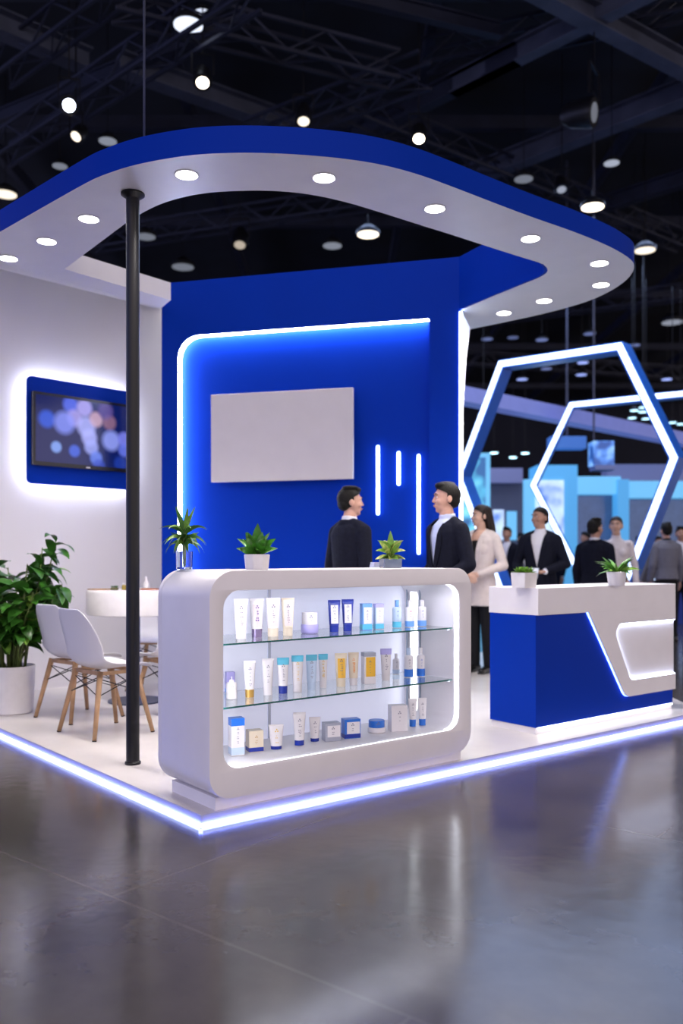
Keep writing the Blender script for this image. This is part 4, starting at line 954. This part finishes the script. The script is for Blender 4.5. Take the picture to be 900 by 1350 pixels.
# papers he holds
pp = Vector((*ppl(712, 9.0), PZ)); Mr = Matrix.Rotation(math.radians(150), 4, 'Z'); q = pp+(Mr @ Vector((.0, .355, 1.00)))
bm = bmesh.new(); B(bm, -.085, .085, -.004, .004, -.06, .06, M=Matrix.Rotation(.5, 4, 'X'))
tag(bobj('paper_sheets', bm, mat('paper_white', (.72, .76, .9), .6), None, q, math.radians(150)), 'white papers held by the person with open white shirt', 'papers')
person('person in black suit with back turned, talking beside the fern pot', ppl(784, 9.9), -38, 1.66, SK2, HB, 'short', NAVY, SHW, NAVY, headturn=-22, groundz=0)
person('person in white blouse with hair tied back, half hidden behind the black-suited back', ppl(812, 10.7), 168, 1.72, SK3, HBR, 'bun', None, mat('ivory_blouse', (.74, .68, .70), .7, var=.03), BLK, fem=True, headturn=-14, groundz=0)
person('person in grey vest and dark trousers seen from behind at the far right', ppl(878, 12.6), 8, 1.72, SK1, HB, 'short', GREYV, BLK, BLK, vneck=False, groundz=0, hem=.92)
CROWD = [(668, 14.5, 150, 'dark suit standing behind the cream blazer'), (687, 16.5, 200, 'dark clothes further back, just left of the papers'), (733, 17.3, 120, 'dark clothes right of the man with papers'),
         (772, 17, 90, 'dark clothes in front of the cyan booth, left of the suited back'), (852, 14.4, 60, 'dark clothes left of the grey vest'), (897, 13.6, 170, 'dark clothes at the right frame edge'), (842, 18.8, 10, 'dark clothes far back beyond the hexagon'), (868, 17.8, 180, 'dark clothes farthest back at the right')]
proto = None
for i, (px, Y, fa, lb) in enumerate(CROWD):
    x, y = ppl(px, Y)
    if proto is None:
        proto = person('person in '+lb, (x, y), fa, 1.72, SK2, HB, 'short', NAVY, SHW, NAVY, far=True, group='blurred visitors in the distance'); c = proto
    else:
        c = copy_tree(proto); c.location = (x, y, 0); c.rotation_euler = (0, 0, math.radians(fa)); c['label'] = 'person in '+lb
        if i % 3 == 1:
            for ch_ in c.children:
                if ch_.name.startswith('jacket'): ch_.data = ch_.data.copy(); ch_.data.materials[0] = GREYV
        c.scale = [1.72/1.75*random.uniform(.95, 1.02)]*3

# ================================================================= HEXAGONS
SIDEB = mat('hexagon_blue_side', (.015, .13, .62), .35, var=.05)
SIDET = mat('hexagon_violet_side', (.04, .06, .50), .4, var=.05)
def hexagon(vpx, Y0, yaw_dx, w_led, depth, label, pl_h):
    """vpx: outline pixels of the front, on a plane that recedes with x"""
    O = Vector((at(vpx[0][0], 0, Y0).x, Y0)); u = Vector((math.cos(yaw_dx), math.sin(yaw_dx)))
    P = [pc(px, py, O, u) for px, py in vpx]
    root = thing('hexagon_arch', label, 'light sculpture', (O.x, O.y, 0), math.atan2(u.y, u.x), 'illuminated hexagon frames')
    def inset(P, d):
        n_ = len(P); out = []; cx = sum(p[0] for p in P)/n_; cz = sum(p[1] for p in P)/n_
        for i in range(n_):
            a, b_, c_ = Vector(P[i-1]), Vector(P[i]), Vector(P[(i+1) % n_]); e1_ = (b_-a).normalized(); e2_ = (c_-b_).normalized()
            n1_ = Vector((-e1_.y, e1_.x)); n2_ = Vector((-e2_.y, e2_.x))
            if n1_.dot(Vector((cx, cz))-b_) < 0: n1_, n2_ = -n1_, -n2_
            m_ = (n1_+n2_).normalized(); out.append(tuple(b_+m_*(d/max(.3, m_.dot(n1_)))))
        return out
    link('frame', extrude([P, inset(P, w_led)], 0, depth), [SIDEB], root)
    link('light_band', extrude([inset(P, w_led*.14), inset(P, w_led*.80)], -.012, -.0005), mat('hexagon_led', (1, 1, 1), .5, emit=(.50, .68, 1), es=2.6), root)
    zmin = min(p[1] for p in P); xs = [p[0] for p in P if p[1] < zmin+.25]
    bobj('stand', box(min(xs)-.1, max(xs)+.1, -.1, depth+.1, 0, zmin+.004), BLUED, root)
    return root
hexagon([(820, 450), (895, 603), (822, 788), (660, 790), (600, 628), (657, 475)], 11.2, -.76, .122, .24, 'large glowing blue-white hexagon frame standing nearest, behind the reception counter', 0)
hexagon([(985, 506), (1035, 640), (985, 772), (765, 768), (698, 640), (750, 530)], 15.6, -.30, .125, .22, 'second glowing hexagon frame standing further back at the right', 0)

# ================================================================= FAR STANDS
def flat(name, px0, py0, px1, py1, Y, th, m, label=None, cat='booth', parent=None, Y1=None, depth=None):
    a = at(px0, py1, Y); c = at(px1, py0, Y); bm = box(a.x, c.x, Y, Y+th, a.z, c.z, .01 if min(c.x-a.x, c.z-a.z) > .1 else 0); o_ = bobj(name, bm, m, parent)
    if label: tag(o_, label, cat)
    return o_
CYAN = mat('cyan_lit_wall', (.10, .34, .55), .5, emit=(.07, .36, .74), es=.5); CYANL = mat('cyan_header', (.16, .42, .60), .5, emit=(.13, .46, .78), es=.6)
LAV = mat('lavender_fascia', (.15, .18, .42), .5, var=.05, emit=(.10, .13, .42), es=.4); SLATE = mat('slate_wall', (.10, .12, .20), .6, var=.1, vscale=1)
def pattern(name, c0, c1, c2, scale, es):
    m = bpy.data.materials.new(name); m.use_nodes = True; n = m.node_tree; b = n.nodes['Principled BSDF']; b.inputs['Base Color'].default_value = (.02, .03, .05, 1); b.inputs['Roughness'].default_value = .3
    t_ = n.nodes.new('ShaderNodeTexCoord'); a = n.nodes.new('ShaderNodeTexNoise'); a.inputs['Scale'].default_value = scale; a.inputs['Detail'].default_value = 1.5
    r = n.nodes.new('ShaderNodeValToRGB'); r.color_ramp.elements[0].position = .40; r.color_ramp.elements[0].color = (*c0, 1); r.color_ramp.elements[1].position = .62; r.color_ramp.elements[1].color = (*c2, 1)
    e = r.color_ramp.elements.new(.5); e.color = (*c1, 1)
    n.links.new(t_.outputs['Object'], a.inputs['Vector']); n.links.new(a.outputs['Fac'], r.inputs[0]); n.links.new(r.outputs[0], b.inputs['Emission Color']); b.inputs['Emission Strength'].default_value = es
    return m
POST = pattern('poster_blue_cyan', (.02, .12, .35), (.08, .45, .75), (.25, .75, .95), 2.2, .85); POST2 = pattern('poster_pale', (.12, .25, .7), (.45, .6, .95), (.55, .75, .98), 2.0, .9); CUBE = pattern('cube_screen', (.02, .08, .35), (.08, .25, .8), (.3, .6, 1), 3.5, .8)
# lit poster stand on the left
t = thing('lit_poster_stand', 'cyan lit poster wall right behind the blue wall edge', 'booth', (at(629, 735, 17).x, 17, 0))
def rel(parent, name, px0, py0, px1, py1, Y, th, m):
    a = at(px0, py1, Y); c = at(px1, py0, Y); o_ = bobj(name, box(a.x-parent.location.x, c.x-parent.location.x, Y-parent.location.y, Y-parent.location.y+th, max(0, a.z), c.z), m, parent); return o_
rel(t, 'wall', 596, 597, 646, 860, 17, .5, CYANL); rel(t, 'poster', 598, 603, 640, 705, 16.97, .029, POST)
# lavender ring fascia crossing the view
bm = bmesh.new(); a = at(575, 500, 15); c = at(960, 582, 21.5)
bar(bm, Vector((a.x, a.y, CZ+(HY-515)/F*15)), Vector((c.x, c.y, CZ+(HY-592)/F*21.5)), .35, .27)
tag(bobj('hanging_fascia', bm, LAV), 'long pale lavender hanging fascia slanting across behind the hexagons', 'fascia')
# slate stand between
t = thing('grey_stand', 'dark slate stand wall with pale header between the cyan stands', 'booth', (at(668, 735, 19).x, 19, 0))
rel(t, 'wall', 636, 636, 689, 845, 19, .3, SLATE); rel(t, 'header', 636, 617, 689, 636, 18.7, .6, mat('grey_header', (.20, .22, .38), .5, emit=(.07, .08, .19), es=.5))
rel(t, 'screen', 650, 672, 664, 712, 18.96, .039, POST2); rel(t, 'screen', 668, 674, 681, 712, 18.96, .039, CYANL)
# big cyan booth
t = thing('cyan_booth', 'cyan-lit exhibition booth with posts and header behind the reception counter', 'booth', (at(760, 735, 20).x, 20, 0))
rel(t, 'tower', 691, 632, 708, 845, 20, .8, CYANL); rel(t, 'tower', 708, 613, 761, 845, 20, .9, CYAN); rel(t, 'poster', 706, 633, 743, 722, 19.95, .049, POST2)
rel(t, 'header', 761, 628, 818, 651, 20, .5, CYANL); rel(t, 'post', 814, 632, 829, 845, 19.9, .4, CYAN); rel(t, 'header', 829, 634, 930, 656, 20, .5, CYANL)
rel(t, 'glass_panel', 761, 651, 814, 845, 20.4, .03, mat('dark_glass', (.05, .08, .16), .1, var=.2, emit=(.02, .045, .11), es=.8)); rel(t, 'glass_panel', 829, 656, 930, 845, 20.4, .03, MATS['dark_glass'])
# booth beyond with slate fascia at right
t = thing('slate_booth', 'dark grey booth header above the cyan booth at right', 'booth', (at(850, 735, 22).x, 22, 0))
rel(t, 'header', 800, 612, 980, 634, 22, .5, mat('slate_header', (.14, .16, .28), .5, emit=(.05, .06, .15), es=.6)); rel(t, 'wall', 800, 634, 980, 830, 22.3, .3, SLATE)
tag(flat('hanging_sign', 726, 575, 773, 591, 20, .4, mat('blue_sign', (.06, .14, .4), .5, emit=(.03, .11, .34), es=.6)), 'blue hanging sign box left of the cube screen', 'sign')
a = at(750, 575, 20); bobj('hanger', box(a.x-.02, a.x+.02, 20.18, 20.22, a.z+.001, 10.49), STEELL, bpy.data.objects['hanging_sign'])
t = thing('cube_screen', 'small hanging cube screen with blue pattern under the lavender fascia', 'screen', (at(796, 735, 17).x, 17, at(0, 615, 17).z))
a = at(783, 581, 17); c = at(810, 613, 17)
bobj('cube', box(-.2, .2, 0, .4, .03, a.z-t.location.z), CUBE, t); bobj('hanger', box(-.16, -.13, .18, .21, a.z-t.location.z+.0005, 10.49-t.location.z), STEELL, t)
bobj('lower_frame', box(-.17, .24, 0, .4, -.06, .0295), mat('frame_pale', (.2, .25, .5), .5), t)
# hall ends
HW = mat('hall_wall', (.012, .014, .028), .8, var=.3, vscale=.3)
bm = bmesh.new(); B(bm, -25, 40, 52, 52.4, 0, 10.6); struct(bobj('wall_back', bm, HW))
bm = bmesh.new(); B(bm, -25, 40, -6, 52, 10.5, 10.8); struct(bobj('ceiling', bm, DARK))
# ================================================================= CEILING STEEL
def H(px, py, z): return onz(px, py, z)
BZ = 9.0
def truss(name, p0, p1, label, w=.35, h=.4, m=STEEL, group='dark lattice roof trusses'):
    p0, p1 = Vector(p0), Vector(p1); d = (p1-p0).normalized(); x = Vector((-d.y, d.x, 0)).normalized(); L = (p1-p0).length
    bm = bmesh.new(); R = .035
    cs = [x*w/2, -x*w/2, x*w/2+Vector((0, 0, h)), -x*w/2+Vector((0, 0, h))]
    for c in cs: bar(bm, p0+c, p1+c, R*1.4, R*1.4)
    n_ = max(2, int(L/(h*1.4)))
    for i in range(n_):
        a = p0+d*(L*i/n_); b_ = p0+d*(L*(i+1)/n_)
        for c, e in ((cs[0], cs[2]), (cs[1], cs[3]), (cs[0], cs[1])):
            if i % 2: c, e = e, c
            bar(bm, a+c, b_+e, R*.7, R*.7)
    return tag(bobj(name, bm, m), label, 'truss', group)
def beam(px0, py0, px1, py1, z, w, h, m, label):
    a, b_ = H(px0, py0, z), H(px1, py1, z); d = (b_-a); a -= d*.25; b_ += d*.25
    bm = bmesh.new(); bar(bm, a, b_, w, .03); bar(bm, a+Vector((0, 0, h)), b_+Vector((0, 0, h)), w, .03); bar(bm, a+Vector((0, 0, h/2)), b_+Vector((0, 0, h/2)), .03, h-.03)
    return tag(bobj('roof_beam', bm, m), label, 'beam', 'steel roof beams')
beam(715, 0, 900, 98, 9.0, .26, .3, STEELL, 'slanting steel roof beam crossing the top right corner')
beam(848, 0, 640, 103, 9.05, .22, .3, STEELL, 'steel roof beam crossing it, running down left from the top right')
beam(640, 103, 495, 175, 9.05, .22, .3, STEEL, 'lower continuation of the crossing roof beam')
beam(900, 135, 640, 235, 9.0, .30, .35, STEELL, 'double steel roof beam at the right above the canopy end')
beam(900, 245, 780, 283, 9.0, .25, .3, STEEL, 'dim steel roof beam above the canopy tip at the right')
beam(0, 45, 95, 85, 8.8, .30, .3, STEELL, 'bluish steel roof beam at the top left corner')
beam(205, 112, 370, 170, 9.0, .30, .3, STEELL, 'bluish steel roof beam above the canopy curve')
beam(0, 160, 250, 60, 9.2, .12, .2, STEEL, 'thin steel roof beam rising right at the upper left')
beam(450, 0, 620, 40, 9.2, .14, .2, STEEL, 'thin steel roof beam near the top centre')
for i, (a, c, z, lb) in enumerate((((0, 215), (330, 5), 8.0, 'lattice roof truss rising from the left edge past the spotlights'), ((0, 110), (150, 0), 8.6, 'lattice roof truss cutting the top left corner'), ((150, 20), (520, 110), 8.3, 'lattice roof truss across the top centre'),
    ((330, 195), (560, 110), 8.3, 'lattice roof truss rising right behind the canopy curve'), ((560, 90), (900, 20), 9.4, 'faint lattice roof truss across the top right'), ((120, 330), (640, 250), 8.4, 'lattice roof truss seen through the canopy opening'),
    ((615, 430), (900, 395), 8.5, 'far lattice roof truss right of the canopy'), ((615, 480), (900, 500), 7.5, 'far lattice roof truss seen through the hexagons'), ((450, 150), (900, 330), 8.8, 'lattice roof truss slanting behind the canopy rim'))):
    truss('roof_truss', H(*a, z), H(*c, z), lb)
for k, y in enumerate((9, 13, 17, 22, 28, 35, 43)):
    bm = bmesh.new()
    for zz in (9.75,): bar(bm, (-20, y, zz), (36, y, zz), .18, .25)
    struct(bobj('trim_%d' % (10+k), bm, STEEL))
for k, x in enumerate((-12, -7.5, -3, 1.5, 6, 10.5, 15, 21)):
    bm = bmesh.new(); bar(bm, (x, -4, 10.1), (x, 50, 10.1), .16, .3); struct(bobj('trim_%d' % (20+k), bm, STEEL))
# spotlights
def spot(px, py, z, r, tilt, az, label, col, es, kind='par'):
    p = H(px, py, z)
    t_ = thing('stage_spotlight' if kind == 'par' else 'round_ceiling_lamp', label, 'spotlight' if kind == 'par' else 'lamp', tuple(p), az, 'spotlights and lamps in the hall roof')
    M_ = Matrix.Rotation(-tilt*1.4, 4, 'X')
    em = mat('spot_%02d_%02d_' % (col[0]*50, col[2]*50)+str(es), (.04, .04, .05), .5, emit=col, es=es)
    if kind == 'par':
        bm = bmesh.new(); lathe(bm, [(r*1.05, 0), (r*1.1, r*.2), (r*.95, r*1.7), (r*.6, r*2.4), (.001, r*2.5)], 20); bmesh.ops.transform(bm, matrix=M_, verts=bm.verts); bobj('housing', bm, BLACK, t_, smooth=True, auto=.6)
        bm = bmesh.new(); lathe(bm, [(r*.7, -.004), (r*.7, .004)], 20); bmesh.ops.transform(bm, matrix=M_, verts=bm.verts); bobj('lens', bm, em, t_)
        bm = bmesh.new(); 
        for s in (-1, 1): bar(bm, (s*r*1.2, 0, r*.9), (s*r*1.2, 0, r*3.2), r*.12, r*.2)
        bar(bm, (-r*1.25, 0, r*3.2), (r*1.25, 0, r*3.2), r*.2, r*.12); bar(bm, (0, 0, r*3.2), (0, 0, 10.49-p.z), .018, .018); bobj('yoke', bm, BLACK, t_)
    else:
        bm = bmesh.new(); lathe(bm, [(r*1.05, 0), (r*1.05, r*.3), (r*.4, r*.8)], 24); bobj('housing', bm, BLACK, t_)
        bm = bmesh.new(); lathe(bm, [(r*.95, -.01), (r*.95, -.0005)], 24); bobj('lens', bm, em, t_)
        bm = bmesh.new(); bar(bm, (0, 0, r*.8), (0, 0, 10.49-p.z), .014, .014); bobj('hanger', bm, BLACK, t_)
WARM = (1, .86, .68); COOL = (.75, .82, 1)
spot(91, 139, 7.6, .12, .75, .3, 'bright white spotlight at the upper left, brightest of all', COOL, 9)
spot(100, 180, 7.6, .11, .5, -.5, 'smaller warm spotlight just below the brightest one', WARM, 1.6)
spot(267, 109, 7.6, .12, .35, .2, 'warm spotlight hanging above the canopy left curve', WARM, 6)
spot(400, 160, 7.6, .12, .25, .1, 'dim warm spotlight above the canopy front centre', WARM, 1.3)
spot(552, 183, 7.6, .12, .35, -.1, 'bright warm spotlight above the canopy right of centre', WARM, 7)
spot(248, 33, 8.2, .20, .1, 0, 'cool white round lamp near the top edge, left of centre', COOL, 1.0, 'disc')
spot(267, 18, 8.6, .12, .1, 0, 'small cool round lamp at the top edge beside the larger one', COOL, .7, 'disc')
spot(142, 186, 8.4, .16, 0, 0, 'dim bluish round lamp right of the small warm spotlight', COOL, .22, 'disc')
spot(79, 219, 8.4, .14, 0, 0, 'dim bluish round lamp near the left canopy rim', COOL, .18, 'disc')
spot(7, 256, 8.2, .22, 0, 0, 'pale round lamp at the left frame edge above the canopy', WARM, 1.0, 'disc')
spot(781, 273, 7.4, .20, 0, 0, 'bright warm round lamp above the canopy right tip', WARM, 3.5, 'disc')
spot(485, 309, 7.6, .22, 0, 0, 'warm round lamp seen through the canopy opening, right of centre', WARM, 2.0, 'disc')
spot(438, 324, 8.2, .22, 0, 0, 'dim lamp seen through the canopy opening near the centre', COOL, .2, 'disc')
spot(316, 323, 7.8, .17, .3, 0, 'dim warm spotlight seen through the canopy opening at left', WARM, .35)
spot(241, 352, 8.4, .28, 0, 0, 'faint round lamp low in the canopy opening', COOL, .15, 'disc')
spot(192, 312, 8.2, .22, 0, 0, 'faint round lamp just right of the pole in the opening', COOL, .15, 'disc')
spot(850, 330, 7.8, .22, 0, 0, 'small warm round lamp right of the canopy tip', WARM, 1.2, 'disc')
spot(806, 215, 8.2, .14, 0, 0, 'faint small lamp at the upper right below the steel beam', COOL, .35, 'disc')
spot(690, 236, 8.3, .18, 0, 0, 'faint bluish lamp just above the right canopy rim', COOL, .15, 'disc')
spot(740, 250, 8.0, .12, .3, 0, 'tiny dim spotlight left of the bright lamp at right', COOL, .3)
spot(886, 425, 7.8, .30, 0, 0, 'dim bluish lamp at right frame edge under the canopy height', COOL, .25, 'disc')
spot(783, 148, 7.8, .20, 1.0, 1.0, 'dark globe-like spotlight hanging from a cable at upper right', COOL, .12)
for i, (px, py, z) in enumerate(((642, 447, 7.5), (676, 445, 7.8), (714, 448, 7.2), (766, 494, 6.8), (777, 440, 7.4), (836, 455, 7.6), (688, 500, 6.6), (720, 486, 7.0), (768, 478, 7.0), (879, 500, 6.6))):
    spot(px, py, z, .17, 0, 0, 'dim bluish pendant lamp in the far roof, '+('left of the hexagon corner', 'above the hexagon left corner', 'above the hexagon top edge', 'inside the hexagon below its top edge', 'above the top edge near its middle', 'beside the hexagon top right corner', 'inside the hexagon at left', 'inside the hexagon left of centre', 'inside the hexagon near the centre', 'right of the hexagon')[i], (.35, .45, 1), (.25, .2, .3, .8, .25, .3, .8, .3, .9, .9)[i], 'disc')
for i, (px, py) in enumerate(((651, 597), (676, 603), (692, 597.5), (833, 551), (848, 537), (851, 552), (886, 557), (897, 559), (847, 543), (836, 541), (637, 563))):
    spot(px, py, 4.6, .13 if i < 3 else .10, 0, 0, 'small bright cyan-white lamp '+('left of three above the slate stand', 'middle of three above the slate stand', 'right of three above the slate stand', 'lower left in the cluster above the far fascia', 'top of the cluster above the far fascia', 'lower right in the cluster above the far fascia', 'beside the hexagon right side', 'nearest the right frame edge', 'centre of the cluster above the far fascia', 'upper left in the cluster above the far fascia', 'dim one near the lit wall edge')[i], (.45, .80, 1), 5 if i < 3 else 2.2, 'disc')
